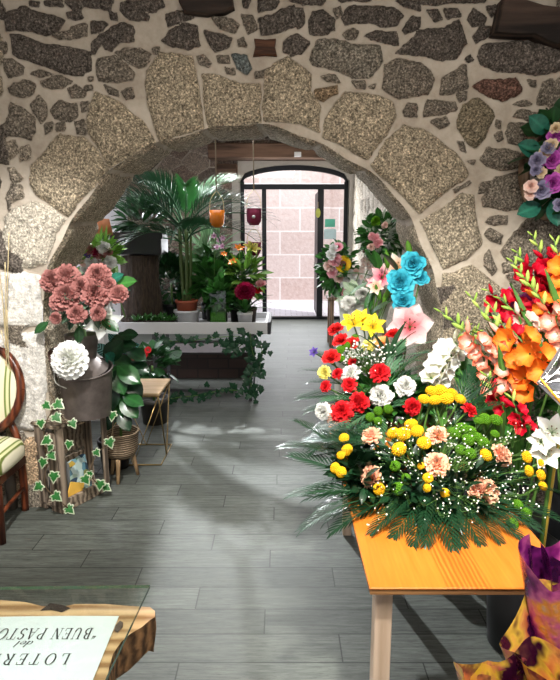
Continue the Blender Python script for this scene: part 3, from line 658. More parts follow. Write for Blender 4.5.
TZ = .7; p0 = atz(369, 588, TZ); p1 = atz(354, 508, TZ)
TX0, TX1, TY0, TY1 = .222, .745, p0.y, 2.8
table(TX0, TX1, TY0, TY1, TZ, 'orange varnished pine table with pale legs, carrying the two big flower arrangements')
# ---- glass coffee table with a live-edge slab (bottom corner of the view)
GZ = .75; g0 = atz(150, 585, GZ); g1 = atz(105, 680, GZ); g2 = atz(-60, 587.5, GZ)
t = thing('glass_table', (-.62, .85, 0), 'glass topped table with a live-edge oak slab under the pane', 'table')
GREENG = NT('glass_edge'); GE = GREENG.bsdf(GREENG.mix(GREENG.noise(GREENG.obj(), 30), (.02, .09, .06), (.07, .2, .15)), .12, spec=.8)
dirn = (g1 - g0); gn = g0 + dirn * 3.2
C_ = [g0, g2 + (g2 - g0) * .9, gn + (g2 - g0) * 1.9, gn]
def mid(a, b): return (a + b) / 2
mb = MB(); top = [(p.x, p.y, GZ) for p in C_]; bot = [(p.x, p.y, GZ - .008) for p in C_]
mb.add(top, [(0, 1, 2, 3)]); part('glass_pane', mb, clear('tabletop_glass', (.93, .985, .96), .25), t, False)
mb = MB(); mb.add(top + bot, [(i, (i + 1) % 4, 4 + (i + 1) % 4, 4 + i) for i in range(4)]); part('glass_rim', mb, GE, t, False)
OAK = wood('live_edge_oak', (.3, .16, .065), (.68, .46, .25), 0, 1.1, .5, .35); BARK = wood('oak_edge', (.05, .025, .01), (.26, .14, .06), 0, 1.6, .7, .8)
WZ = .715; out = [(-70,602),(-20,601),(0,600),(25,602),(42,606),(58,608),(75,604),(105,604),(130,606),(150,607),(155,611),(155,617),(150,620),(142,627),(130,634),(121,642),(113,654),(109,668),(105,690),(96,760),(-70,760)]
P = [atz(x, y, WZ) for x, y in out]; n = len(P); mb = MB(); mb2 = MB()
tr = tessellate_polygon([[Vector((p.x, p.y, 0)) for p in P]]); mb.add([(p.x, p.y, WZ) for p in P], [tuple(q) for q in tr]); part('slab', mb, OAK, t, False)
cx, cy = -.65, .8
low = [(cx + (p.x - cx) * .985, cy + (p.y - cy) * .985, WZ - .075 + .012 * math.sin(i * 2.1)) for i, p in enumerate(P)]; midr = [(cx + (p.x - cx) * 1.004, cy + (p.y - cy) * 1.004, WZ - .03) for p in P]
mb2.add([(p.x, p.y, WZ) for p in P] + midr + low, [(r_ * n + i, r_ * n + (i + 1) % n, (r_ + 1) * n + (i + 1) % n, (r_ + 1) * n + i) for r_ in range(2) for i in range(n)] + [tuple(2 * n + k for k in q) for q in tr]); part('slab_edge', mb2, BARK, t, False)
kn = atz(119, 628, WZ); mb = MB(); mb.add([(kn.x + .008 * math.cos(a * .6283) , kn.y + .018 * math.sin(a * .6283), WZ + .0015 + (.004 if a % 2 else 0)) for a in range(10)], [tuple(range(10))]); part('knot', mb, plain('grey_knot', (.1, .075, .06), .5), t, False)
kn = atz(48, 607, WZ); mb = MB(); mb.add([(kn.x + dx, kn.y + dy, WZ + .0015) for dx, dy in ((-.012, -.015), (.0, .012), (.03, .006), (.055, -.006), (.04, -.02), (.012, -.012))], [tuple(range(6))]); part('crack', mb, plain('dark_crack', (.025, .015, .01), .9), t, False)
mb = MB(); mb.lathe([(.2, 0), (.17, .05), (.13, .2), (.12, .45), (.15, .58), (.19, .64)], 16, 0, Matrix.Translation((-.72, .62, 0)), lambda a, z: 1 + .08 * math.sin(3 * a + z * 4)); part('trunk_base', mb, BARK, t)
for p in (mid(C_[0], C_[1]) * .8 + C_[0] * .2, mid(C_[0], C_[1]) * .8 + C_[1] * .2): part('spacer', MB().lathe([(.012, WZ), (.012, GZ - .0125)], 10, 0, Matrix.Translation((p.x, p.y - .12, 0))), plain('clear_spacer', (.5, .55, .55), .1), t)
# ---- printed notice lying upside down under the glass
PZ = WZ + .004; q0 = atz(119, 616, PZ); q1 = atz(101, 680, PZ); q2 = atz(-8, 611.5, PZ)
ey = (q1 - q0).normalized(); q2v = (q2 - q0); ex = -((q2v - ey * q2v.dot(ey)).normalized() + q2v.normalized() * 1.4).normalized(); ey = Vector((-ex.y, ex.x, 0)) * (1 if Vector((-ex.y, ex.x, 0)).dot(q1 - q0) > 0 else -1)
Wp, Hp = .42, .3
nt = thing('printed_notice', q0 + ey * .15 - ex * .21, 'white printed paper lying upside down under the glass on the oak slab', 'paper')
PAPER = plain('paper_white', (.74, .82, .86), .7, var=.03, scale=4); INK = plain('printed_ink', (.05, .05, .06), .7, var=.1)
o_ = q0; PT = lambda a, b, z=0.: o_ - ex * a + ey * b + Vector((0, 0, z))      # a: from the near edge leftwards in view, b: towards the camera
mb = MB(); mb.grid(lambda u, w: PT(u * Wp, w * Hp, .0012 * math.sin(u * 5)), 10, 8); part('sheet', mb, PAPER, nt)
# mini serif alphabet: strokes (x,y,x,y,width) in a unit em, baseline 0, cap height 1
def arc(cx, cy, rx, ry, a0, a1, w, n=8, thick=True):
    o = []
    for i in range(n):
        t0, t1 = R(a0 + (a1 - a0) * i / n), R(a0 + (a1 - a0) * (i + 1) / n); wm = w * (.35 + .65 * abs(math.cos((t0 + t1) / 2)))
        o.append((cx + rx * math.cos(t0), cy + ry * math.sin(t0), cx + rx * math.cos(t1), cy + ry * math.sin(t1), wm))
    return o
TK, TN = .13, .045
def stem_(x, y0=0, y1=1, sf=(1, 1)): return [(x, y0, x, y1, TK)] + ([(x - .14, y0 + .02, x + .14, y0 + .02, TN)] if sf[0] else []) + ([(x - .14, y1 - .02, x + .14, y1 - .02, TN)] if sf[1] else [])
GL = {'L': (.66, stem_(.16) + [(.16, .02, .6, .02, TN), (.6, .02, .62, .26, TN)]), 'O': (.84, arc(.42, .5, .33, .5, 0, 360, TK, 18)),
      'T': (.74, stem_(.37, sf=(1, 0)) + [(.04, .98, .7, .98, TN), (.04, .98, .03, .76, TN), (.7, .98, .71, .76, TN)]), 'E': (.68, stem_(.16) + [(.16, .98, .58, .98, TN), (.58, .98, .6, .77, TN), (.16, .52, .45, .52, TN), (.45, .4, .45, .64, TN), (.16, .02, .6, .02, TN), (.6, .02, .63, .26, TN)]),
      'R': (.76, stem_(.16) + arc(.3, .75, .24, .23, 90, -90, TK, 8) + [(.16, .98, .3, .98, TN), (.16, .52, .32, .52, TN), (.34, .52, .66, .02, TK), (.6, .02, .76, .02, TN)]), 'I': (.34, stem_(.17)), 'Í': (.34, stem_(.17) + [(.14, 1.1, .26, 1.25, TN * 1.5)]),
      'A': (.8, [(.4, 1, .1, .02, TN), (.4, 1, .68, .02, TK), (.2, .36, .58, .36, TN), (.0, .02, .22, .02, TN), (.54, .02, .82, .02, TN)]), 'B': (.72, stem_(.16) + arc(.3, .76, .2, .22, 90, -90, TK, 7) + arc(.32, .28, .26, .26, 90, -90, TK, 8) + [(.16, .98, .3, .98, TN), (.16, .53, .32, .53, TN), (.16, .02, .32, .02, TN)]),
      'U': (.8, [(.17, .35, .17, 1, TK), (.03, .98, .31, .98, TN), (.63, .35, .63, 1, TN), (.52, .98, .76, .98, TN)] + arc(.4, .35, .23, .35, 180, 360, TK, 10)), 'N': (.84, [(.17, 0, .17, 1, TN), (.16, 1, .68, 0, TK), (.68, 0, .68, 1, TN), (.04, .02, .3, .02, TN), (.02, .98, .2, .98, TN), (.55, .98, .82, .98, TN)]),
      'P': (.66, stem_(.16) + arc(.3, .74, .25, .24, 90, -90, TK, 8) + [(.16, .98, .3, .98, TN), (.16, .5, .32, .5, TN)]), 'S': (.6, arc(.3, .75, .2, .24, 20, 270, TK, 9) + arc(.3, .26, .22, .26, 90, -160, TK, 9)),
      'd': (.5, arc(.2, .26, .16, .26, 0, 360, TK * .8, 10) + [(.38, 0, .38, .95, TK * .8), (.38, .03, .47, .03, TN)]), 'e': (.44, arc(.2, .26, .17, .26, 0, 320, TK * .8, 10) + [(.04, .28, .37, .28, TN)]), 'l': (.26, [(.13, .02, .13, .95, TK * .8), (.13, .03, .22, .03, TN)]),
      '“': (.4, [(.1, .72, .1, .82, TK), (.1, .82, .16, .98, TN), (.26, .72, .26, .82, TK), (.26, .82, .32, .98, TN)]), '”': (.4, [(.1, .98, .1, .86, TK), (.1, .86, .04, .72, TN), (.26, .98, .26, .86, TK), (.26, .86, .2, .72, TN)]), ' ': (.35, [])}
def write(txt, a_start, b_base, h, aw, sp, shear=0.):
    """lines run to the left in view, tops of the letters towards the camera (the sheet is upside down)"""
    mb = MB(); x = a_start; k = 0
    for ch in txt:
        w, st = GL[ch]
        for x0, y0, x1, y1, tw in st:
            d = Vector((x1 - x0, y1 - y0)); L = d.length; d /= max(L, 1e-6); nrm = Vector((-d.y, d.x)) * tw / 2; k += 1
            vs = [PT(x + (px_ + shear * py) * aw, b_base + py * h, .0026 + 1e-5 * (k % 9)) for px_, py in ((x0 + nrm.x, y0 + nrm.y), (x1 + nrm.x, y1 + nrm.y), (x1 - nrm.x, y1 - nrm.y), (x0 - nrm.x, y0 - nrm.y))]
            mb.add(vs, [(0, 1, 2, 3)])
        x += (w + sp) * aw
    return mb
def pa(x, y):   # photo pixel to sheet coordinates
    p = atz(x, y, PZ) - o_; return -p.dot(ex), p.dot(ey)
a0, b0 = pa(100, 629); a1, b1 = pa(97, 640); part('lettering', write('“BUEN PASTOR”', a0, b0, b1 - b0, .0243, .13), INK, nt, False)
a0, b0 = pa(34.5, 642); a1, b1 = pa(34, 648.5); part('lettering', write('del', a0 - .0, b0, b1 - b0, .026, .05, .25), INK, nt, False)
a0, b0 = pa(72, 654.5); a1, b1 = pa(70, 665.5); part('lettering', write('LOTERÍA', a0, b0, b1 - b0, .0262, .34), INK, nt, False)
# ---- upholstered chair, cropped by the edge of the view
MAHOG = wood('mahogany', (.035, .008, .004), (.17, .045, .018), 2, 1, .28, .1)
STR = NT('striped_damask'); _s = STR.n('ShaderNodeSeparateXYZ'); STR.l(STR.obj(), _s.inputs[0]); _f = STR.math('FRACT', STR.math('MULTIPLY', _s.outputs[0], 13))
_sc = STR.ramp(_f, (0, (.72, .66, .46)), (.3, (.72, .66, .46)), (.33, (.16, .22, .04)), (.42, (.16, .22, .04)), (.45, (.62, .62, .35)), (.6, (.62, .62, .35)), (.63, (.13, .17, .03)), (.7, (.13, .17, .03)), (.73, (.75, .7, .52)), interp='LINEAR')
STRIPE = STR.bsdf(_sc, .75, normal=STR.bump(STR.noise(STR.obj(), 180, 2), .2, .002))
ch = thing('dining_chair', (-1.665, 2.8, 0), 'mahogany dining chair with oval back in green and cream striped fabric', 'chair')
cxx = -1.66; BYc = 2.99
bc = Vector((cxx, BYc, .725)); ring = [(bc.x + .23 * math.cos(k * math.pi / 16), bc.y + .05 * math.sin(k * math.pi / 16), bc.z + .245 * math.sin(k * math.pi / 16)) for k in range(33)]
part('back_frame', MB().tube(ring, .024, 8, cap=False), MAHOG, ch)
mb = MB(); mb.grid(lambda u, w: (bc.x + .21 * u * math.cos(w * 2 * math.pi), bc.y + .05 * u * math.sin(w * 2 * math.pi) - .035 * (1 - u ** 3), bc.z + .225 * u * math.sin(w * 2 * math.pi)), 8, 32)
mb.grid(lambda u, w: (bc.x + .21 * u * math.cos(w * 2 * math.pi), bc.y + .05 * u * math.sin(w * 2 * math.pi) + .02 * (1 - u ** 3), bc.z + .225 * u * math.sin(w * 2 * math.pi)), 6, 32); part('back_cushion', mb, STRIPE, ch)
sx0, sx1, sy0, sy1 = cxx - .25, cxx + .262, 2.6, 2.985
def seat(u, w, z0, z1, pf=0.):
    return None
mb = MB(); prof = [(.0, .355), (.93, .352), (1.0, .372), (1.0, .42), (.96, .448), (.8, .468), (.5, .478), (0, .482)]
def sq(k, an): c, s = math.cos(an), math.sin(an); e = .42; return (math.copysign(abs(c) ** e, c) * k, math.copysign(abs(s) ** e, s) * k)
mb.grid(lambda u, w: ((sx0 + sx1) / 2 + (sx1 - sx0) / 2 * sq(np.interp(u * 7, range(8), [p[0] for p in prof]), w * 2 * math.pi)[0], (sy0 + sy1) / 2 + (sy1 - sy0) / 2 * sq(np.interp(u * 7, range(8), [p[0] for p in prof]), w * 2 * math.pi)[1], float(np.interp(u * 7, range(8), [p[1] for p in prof]))), 14, 40); part('seat', mb, STRIPE, ch)
part('seat_rail', MB().box((sx0 + .025, sy0 + .025, .3), (sx1 - .025, sy1 - .02, .353), bev=.008), MAHOG, ch, False)
for s in (-1, 1):
    part('leg', MB().tube([(cxx + s * .222, sy0 + .05, .31), (cxx + s * .226, sy0 + .045, .2), (cxx + s * .232, sy0 + .04, 0)], [.03, .026, .019], 8), MAHOG, ch)
    part('leg', MB().tube(spline([(cxx + s * .15, BYc + .01, .53), (cxx + s * .19, BYc - .01, .44), (cxx + s * .2, BYc - .015, .33), (cxx + s * .2, BYc - .005, .15), (cxx + s * .19, BYc + .01, 0)], 4), [.02] * 5 + [.023] * 8 + [.02] * 4, 8), MAHOG, ch)
    part('stretcher', MB().tube([(cxx + s * .226, sy0 + .05, .15), (cxx + s * .2, BYc - .005, .15)], .012, 6), MAHOG, ch)
# ---- old wooden crate stood on end
GREYW = wood('weathered_wood', (.09, .068, .05), (.36, .28, .21), 2, 1.3, .8, .6); GREYW2 = wood('weathered_wood_long', (.1, .075, .055), (.38, .3, .22), 0, 1.3, .8, .6)
c0 = Vector((-1.235, 2.945, 0)); u_ = Vector((.17, .315, 0)).normalized(); w_ = Vector((-u_.y, u_.x, 0))
MC = Matrix(((u_.x, w_.x, 0, c0.x), (u_.y, w_.y, 0, c0.y), (0, 0, 1, 0), (0, 0, 0, 1)))
cr = thing('wooden_crate', c0 + u_ * .18 + w_ * .09, 'weathered wooden crate stood on end beside the stone pillar, wound with ivy', 'crate')
def cbx(nm, lo, hi, m=GREYW): return part(nm, MB().box(lo, hi, M=MC, bev=.004), m, cr, False)
CL, CW, CH = .37, .19, .505
for lo, hi in (((0, 0, .0), (.05, .022, CH)), ((0, CW - .06, 0), (.02, CW, CH)), ((CL - .035, 0, 0), (CL, .02, CH - .02)), ((CL - .02, CW - .06, 0), (CL, CW, CH - .02)), ((0, .025, .0), (.016, .09, CH - .03))): cbx('post', lo, hi)
cbx('top_board', (-.015, -.01, CH), (CL + .02, .1, CH + .022), GREYW2); cbx('top_board', (-.01, .105, CH), (CL + .015, CW + .02, CH + .02), GREYW2)
cbx('bottom_board', (.0, .0, .025), (CL, CW, .045), GREYW2); cbx('rail', (.05, 0, .0), (CL - .035, .02, .075), GREYW2)
cbx('back_board', (.02, CW - .012, .045), (CL - .02, CW, .24), GREYW2); cbx('back_board', (.02, CW - .012, .26), (CL - .02, CW, CH - .03), GREYW2)
# things inside the crate
def inC(a, b, z): return MC @ Vector((a, b, z))
BAGM = NT('floral_print'); _v = BAGM.n('ShaderNodeTexVoronoi'); _v.inputs['Scale'].default_value = 26; BAGM.l(BAGM.obj(), _v.inputs[0])
BAG = BAGM.bsdf(BAGM.ramp(_v.outputs['Color'], (.2, (.03, .06, .1)), (.4, (.12, .28, .36)), (.55, (.5, .62, .6)), (.68, (.08, .2, .1)), (.85, (.7, .4, .03))), .5)
mb = MB(); mb.grid(lambda u, w: inC(.2 + (.1 - .03 * u) * math.cos(w * 6.283), .09 + (.045 - .035 * u ** 2) * math.sin(w * 6.283), .046 + .2 * u + .01 * math.sin(w * 12) * u), 8, 24); mb.add([inC(.2 + .1 * math.cos(k), .09 + .045 * math.sin(k), .046) for k in (0, 1, 2, 3, 4, 5)], [(5, 4, 3, 2, 1, 0)])
single('paper_bag', mb, BAG, 'small paper bag with blue and green floral print inside the wooden crate', 'bag')
mb = MB(); mb.box((-.055, -.004, 0), (.055, .004, .09), bev=.002, M=MC @ Matrix.Translation((.105, .026, .05)) @ Matrix.Rotation(R(25), 4, 'Y')); single('yellow_card', mb, plain('card_yellow', (.85, .5, .08), .6), 'small orange-yellow card leaning in the bottom of the wooden crate', 'card', smooth=False)
mb = MB(); mb.lathe([(.055, .046), (.062, .09), (.06, .23), (.035, .27)], 16, 0, MC @ Matrix.Translation((.25, .135, 0)) if False else MC @ Matrix.Translation((.095, .12, 0))); single('grey_jar', mb, plain('grey_ceramic', (.2, .21, .22), .4), 'dull grey jar standing in the crate behind the paper bag', 'jar')
# ---- dark metal pitcher-shaped scuttle on the crate
ZINC = NT('dark_zinc'); _zn = ZINC.noise(ZINC.obj(), 9, 6, .6); ZINCM = ZINC.bsdf(ZINC.ramp(_zn, (.3, (.085, .07, .062)), (.7, (.2, .165, .15))), ZINC.ramp(_zn, (.3, .35), (.7, .55)), .55, ZINC.bump(_zn, .12, .01))
kc = Vector((-1.125, 3.15, 0)); kz = CH + .022
sc_ = thing('coal_scuttle', (kc.x, kc.y, kz), 'dark brown zinc coal scuttle used as a vase on the crate', 'vase')
Mk = Matrix.Translation((kc.x, kc.y, kz))
mb = MB(); mb.grid(lambda u, w: Mk @ Vector(((.132 + .02 * u) * math.cos(w * 6.2832), (.125 + .012 * u) * math.sin(w * 6.2832), u * (.275 + .035 * math.sin(w * 6.2832) + .0 * math.cos(w * 6.2832)))), 12, 36); mb.add([Mk @ Vector((.132 * math.cos(k * .3927), .125 * math.sin(k * .3927), .001)) for k in range(16)], [tuple(range(15, -1, -1))])
part('body', mb, ZINCM, sc_)
ringp = [Mk @ Vector((.153 * math.cos(k * .2618), .138 * math.sin(k * .2618), .275 + .035 * math.sin(k * .2618))) for k in range(25)]; part('rim', MB().tube(ringp, .006, 6, cap=False), ZINCM, sc_)
mb = MB(); mb.grid(lambda u, w: Mk @ Vector((-.02 + (.075 + .075 * u) * math.cos(w * 6.2832), .03 + (.07 + .065 * u) * math.sin(w * 6.2832) - .03 * u, .335 - .06 * u + .035 * math.sin(w * 6.2832) * u)), 4, 32); part('lid', mb, ZINCM, sc_)
mb = MB(); mb.grid(lambda u, w: Mk @ Vector((-.02 + (.075 + .022 * u) * math.cos(w * 6.2832), .03 + (.07 + .02 * u) * math.sin(w * 6.2832), .333 + .14 * u)), 8, 28); part('neck', mb, ZINCM, sc_)
mb = MB(); hp = spline([(-.1, -.05, .27), (-.14, -.09, .33), (-.15, -.1, .40), (-.11, -.1, .43), (-.06, -.09, .425), (-.045, -.08, .39)], 5)
for i in range(len(hp) - 1): pass
mb.grid(lambda u, w: Mk @ (hp[min(int(u * (len(hp) - 1)), len(hp) - 1)] + Vector((.0, -.04 + .085 * w, 0))), len(hp) - 1, 3); part('curled_handle', mb, wood('rusted_metal', (.09, .04, .03), (.24, .12, .1), 2, 1, .5, .1), sc_)
# ---- gold wire side table
GOLD = plain('brass_wire', (.42, .29, .12), .3, .9, var=.15); OAKT = wood('light_oak', (.42, .28, .15), (.66, .48, .3), 0, 1, .5, .1)
wc = atz(137, 388, .5); wt = thing('wire_side_table', (wc.x, wc.y, 0), 'brass wire side table with a small light oak top', 'table')
H_ = .5; a_ = .19
Tq = [Vector((wc.x + a_ * sx, wc.y + a_ * sy, H_)) for sx, sy in ((-1, -1), (1, -1), (1, 1), (-1, 1))]; Bq = [Vector((wc.x + a_ * 1.0 * sx, wc.y + a_ * sy, .006)) for sx, sy in ((-1, -1), (1, -1), (1, 1), (-1, 1))]
part('tabletop', MB().box((wc.x - a_ - .01, wc.y - a_ - .01, H_), (wc.x + a_ + .01, wc.y + a_ + .01, H_ + .018), bev=.004), OAKT, wt, False)
for q in (Tq, Bq): part('wire_ring', MB().tube([v - Vector((0, 0, .006)) if q is Tq else v for v in q + [q[0]]], .0055, 6), GOLD, wt)
for i in range(4):
    m_ = (Bq[i] + Bq[(i + 1) % 4]) / 2
    part('leg', MB().tube([Tq[i] - Vector((0, 0, .006)), m_, Tq[(i + 1) % 4] - Vector((0, 0, .006))], .005, 6), GOLD, wt)
# ---- black flower buckets on the floor behind the tables
BLK = plain('black_plastic', (.012, .012, .014), .4, var=.2)
def bucket(x, y, r, h, label, m=BLK, name='flower_bucket'):
    t = thing(name, (x, y, 0), label, 'bucket', 'black flower buckets')
    part('pail', MB().lathe([(.001, .004), (r * .78, 0), (r * .8, .01), (r, h), (r * .97, h), (r * .77, .015), (.001, .012)], 28, 0, Matrix.Translation((x, y, 0))), m, t)
    part('rim', MB().tube([(x + (r + .004) * math.cos(k * .2244), y + (r + .004) * math.sin(k * .2244), h) for k in range(29)], .007, 6, cap=False), m, t); return t
# ---- white bench table in the back room
BY0, BY1, BX0, BX1, BH = 5.13, 5.85, -1.62, -.115, .765
WHT = plain('white_lacquer', (.72, .72, .74), .35, var=.04); STEEL = plain('grey_steel', (.12, .12, .13), .4, .7, var=.1)
bt = thing('plant_bench', ((BX0 + BX1) / 2, BY0 + .36, 0), 'long white tray-topped plant bench on slim grey steel legs', 'bench')
mb = MB(); mb.box((BX0, BY0, BH - .11), (BX1, BY0 + .02, BH), bev=.003); mb.box((BX0, BY1 - .02, BH - .11), (BX1, BY1, BH), bev=.003); mb.box((BX0, BY0 + .02, BH - .11), (BX0 + .02, BY1 - .02, BH)); mb.box((BX1 - .02, BY0 + .02, BH - .11), (BX1, BY1 - .02, BH)); mb.box((BX0 + .02, BY0 + .02, BH - .11), (BX1 - .02, BY1 - .02, BH - .06)); part('tray', mb, WHT, bt, False)
part('end_cap', MB().box((BX1 - .002, BY0 - .004, BH - .112), (BX1 + .03, BY1, BH + .002), bev=.004), plain('dark_cap', (.03, .03, .035), .5), bt, False)
TRZ = BH - .06
for lx in (-1.2, -.3):
    for ly in (BY0 + .03, BY1 - .06): part('leg', MB().box((lx, ly, 0), (lx + .035, ly + .035, BH - .111), bev=.003), STEEL, bt, False)
for z in (.09, .56):
    part('crossbar', MB().box((-1.164, BY0 + .035, z), (-.301, BY0 + .06, z + .025)), STEEL, bt, False)
for lx in (-1.195, -.295): part('crossbar', MB().box((lx, BY0 + .066, .1), (lx + .025, BY1 - .061, .125)), STEEL, bt, False)

# low dark block added to fill the dark band behind the bench
PL = NT('dark_brick'); _pb = PL.n('ShaderNodeTexBrick'); PL.l(PL.mapv(PL.obj(), (1, 1, 1), (R(90), 0, 0)), _pb.inputs[0]); _pb.inputs['Scale'].default_value = 2.2
for k, v in (('Color1', (.04, .025, .022, 1)), ('Color2', (.065, .04, .034, 1)), ('Mortar', (.03, .024, .022, 1))): _pb.inputs[k].default_value = v
pt_ = thing('dark_block', (-.85, 6.25, 0), 'low dark brick-patterned block on the floor behind the plant bench', 'dark_block'); part('brick_base', MB().box((-1.75, 6.02, 0), (-.32, 6.5, .27), bev=.005), PL.bsdf(_pb.outputs[0], .85), pt_, False); part('top_slab', MB().box((-1.77, 6.0, .2705), (-.3, 6.52, .3), bev=.005), plain('dark_slab', (.05, .042, .04), .7), pt_, False)
# ================================================================ PLANTS AND FLOWERS
FERN = leafm('fern_green', (.003, .016, .007), (.013, .055, .02), .35); FERNL = leafm('fern_light', (.02, .08, .035), (.1, .24, .12), .45)
LEAFD = leafm('leaf_dark', (.006, .03, .01), (.025, .1, .025), .35); LEAFM = leafm('leaf_mid', (.02, .085, .015), (.06, .22, .04), .38); LEAFL = leafm('leaf_light', (.09, .25, .03), (.25, .46, .08), .42)
LEAFT = leafm('leaf_teal', (.005, .05, .035), (.03, .2, .13), .35); IVYM = leafm('ivy_variegated', (.008, .09, .016), (.04, .22, .04), .4, rim=(.52, .58, .4)); IVYD = leafm('ivy_dark', (.006, .03, .015), (.02, .1, .04), .4)
FROND = {}
def frond_mesh(k):
    if k not in FROND:
        FROND[k] = {'fern': lambda: m_frond(12, 1, .0135, .32, .5, ang=42, fold=35), 'fern2': lambda: m_frond(9, 1, .02, .4, .6, ang=34, fold=40), 'palm': lambda: m_frond(20, 1, .0115, .36, 1.25, ang=38, fold=60, start=.2), 'areca': lambda: m_frond(16, 1, .03, .4, .9, ang=40, fold=60, start=.3)}[k[0]]().mesh('frond', k[1])
    return FROND[k]
def frond(parent, kind, mat, p, d, L, roll=0., name='fern_frond'):
    d = Vector(d).normalized(); q = d.to_track_quat('X', 'Z').to_matrix().to_4x4()
    return link(name, frond_mesh((kind, mat)), parent, Matrix.Translation(p) @ q @ Matrix.Rotation(roll, 4, 'X') @ Matrix.Scale(L, 4))
LEAFS = {}
def leaf(parent, mat, p, d, L, W=.3, bend=.5, roll=0., name='leaf', cup=.15, wav=0., face=False):
    k = (mat.name, round(W, 2), round(bend, 1), wav)
    if k not in LEAFS:
        mb = MB(); blade(mb, None, 1, W, bend, cup, 8, 4, wav=wav); LEAFS[k] = mb.mesh('leaf', mat)
    q = Vector(d).normalized().to_track_quat('X', 'Z').to_matrix().to_4x4()
    if face:
        X = Vector(d).normalized(); Z_ = Vector((rnd.uniform(-.4, .4), -1, rnd.uniform(.2, .9))); Y_ = Z_.cross(X).normalized(); Z_ = X.cross(Y_); q = Matrix((X, Y_, Z_)).transposed().to_4x4(); roll *= .3
    return link(name, LEAFS[k], parent, Matrix.Translation(p) @ q @ Matrix.Rotation(roll, 4, 'X') @ Matrix.Scale(L, 4))
def pot(parent, x, y, z, r, h, m, top=1.18, name='pot'):
    return part(name, MB().lathe([(.001, z + .002), (r, z), (r * top, z + h * .82), (r * top * 1.07, z + h * .83), (r * top * 1.07, z + h), (r * top * .95, z + h), (r * top * .93, z + h * .86), (.001, z + h * .85)], 24, 0, Matrix.Translation((x, y, 0))), m, parent)
SOIL = plain('soil', (.03, .02, .013), .95)
def blooms(arr, kind, color, pts, Yf, cen, stem=.2, tilt=.55, name=None, depth=0.):
    for e in pts:
        x, y, r = e; p = at(x, y, Yf(x, y)); p = p + Vector((0, 0, 0)); rad = r / ppm(p)
        d = (p - cen).normalized() * tilt + Vector((-p.x * .25, -p.y, EYE - p.z)).normalized() * (1 - tilt) + Vector((0, 0, .15))
        d += Vector((rnd.uniform(-.25, .25), rnd.uniform(-.2, .2), rnd.uniform(-.2, .2)))
        bloom(arr, kind, color, p, d, rad, name, stem=stem and min(stem, max(.03, (p - cen).length - .02)))
# ---------------- arrangement on the near table
cenB = Vector((.52, 1.74, TZ)); 
aB = thing('flower_arrangement', cenB, 'dome of yellow and green pompoms and peach carnations on the orange pine table', 'flowers', None)
YB = lambda x, y: 1.425 + (545 - y) / 155 * .5 + .0008 * abs(x - 440)
part('tray', MB().lathe([(.001, TZ + .003), (.15, TZ + .001), (.16, TZ + .035), (.155, TZ + .035), (.145, TZ + .012), (.001, TZ + .012)], 28, 0, Matrix.Translation((cenB.x, cenB.y, 0))), BLK, aB)
part('foam_block', MB().box((cenB.x - .08, cenB.y - .06, TZ + .013), (cenB.x + .08, cenB.y + .06, TZ + .085), bev=.02), plain('floral_foam', (.01, .04, .02), .9), aB)
cB = cenB + Vector((0, 0, .04))
part('foliage', foliage_mb(cenB + Vector((.0, .05, .05)), (.29, .27, .085), 620, .07, .013, rnd, .3, rmin=.5), FERN, aB)['kind'] = 'stuff'
blooms(aB, 'pompom', 'yellow', [(344,438,5.5),(347,450,6.5),(341,455,5),(335,468,6),(341,472,6),(393,433,7),(403,434,8),(411,424,7),(417,431,7),(424,443,7.5),(399,449,8),(432,391,7),(441,391,8),(424,399,6),(435,400,7),(446,398,8),(460,399,6.5),(452,393,6),(379,489,6.5),(377,479,4),(421,466,4),(428,478,5.5),(427,488,4.5),(445,493,5),(486,455,7),(527,457,6.5),(529,471,6),(541,463,5),(541,475,6),(543,486,5)], YB, cB, .22)
blooms(aB, 'pompom', 'green', [(395,466,6),(406,478,5),(398,489,7),(455,433,7),(462,428,7),(470,431,7),(468,440,7),(477,437,6.5),(483,442,6.5),(470,453,7),(461,450,6),(485,419,7),(496,420,7),(479,421,5),(518,505,6),(526,514,6.5),(513,524,6.5),(495,434,5)], YB, cB, .22)
blooms(aB, 'carnation', 'peach', [(371,435,10),(370,477,12),(437,434,11.5),(437,464,13),(503,455,12),(485,492,15)], YB, cB, .22)
blooms(aB, 'carnation', 'red', [(470,409,8),(515,424,6)], YB, cB, .22)
def babys_breath(arr, n, region, Yf, cen, r=.0035, spread=.03, mat=None):
    mb = MB()
    for i in range(n):
        x, y = rnd.uniform(region[0], region[2]), rnd.uniform(region[1], region[3]); p0 = at(x, y, Yf(x, y)); p0 += (p0 - cen).normalized() * .01
        for k in range(7):
            p = p0 + Vector((rnd.gauss(0, spread), rnd.gauss(0, spread), rnd.gauss(0, spread)))
            mb.ball(p, r * rnd.uniform(.7, 1.3), 4, 0); mb.tube([p0 - (p0 - cen).normalized() * .07, (p + p0) / 2 - Vector((0, 0, .01)), p], .0006, 3, 1, cap=False)
    o = part('babys_breath', mb, [plain('gypsophila_white', (.85, .85, .82), .7), GREEN], arr); o['kind'] = 'stuff'; return o
babys_breath(aB, 62, (375, 432, 535, 512), YB, cB, .0026)
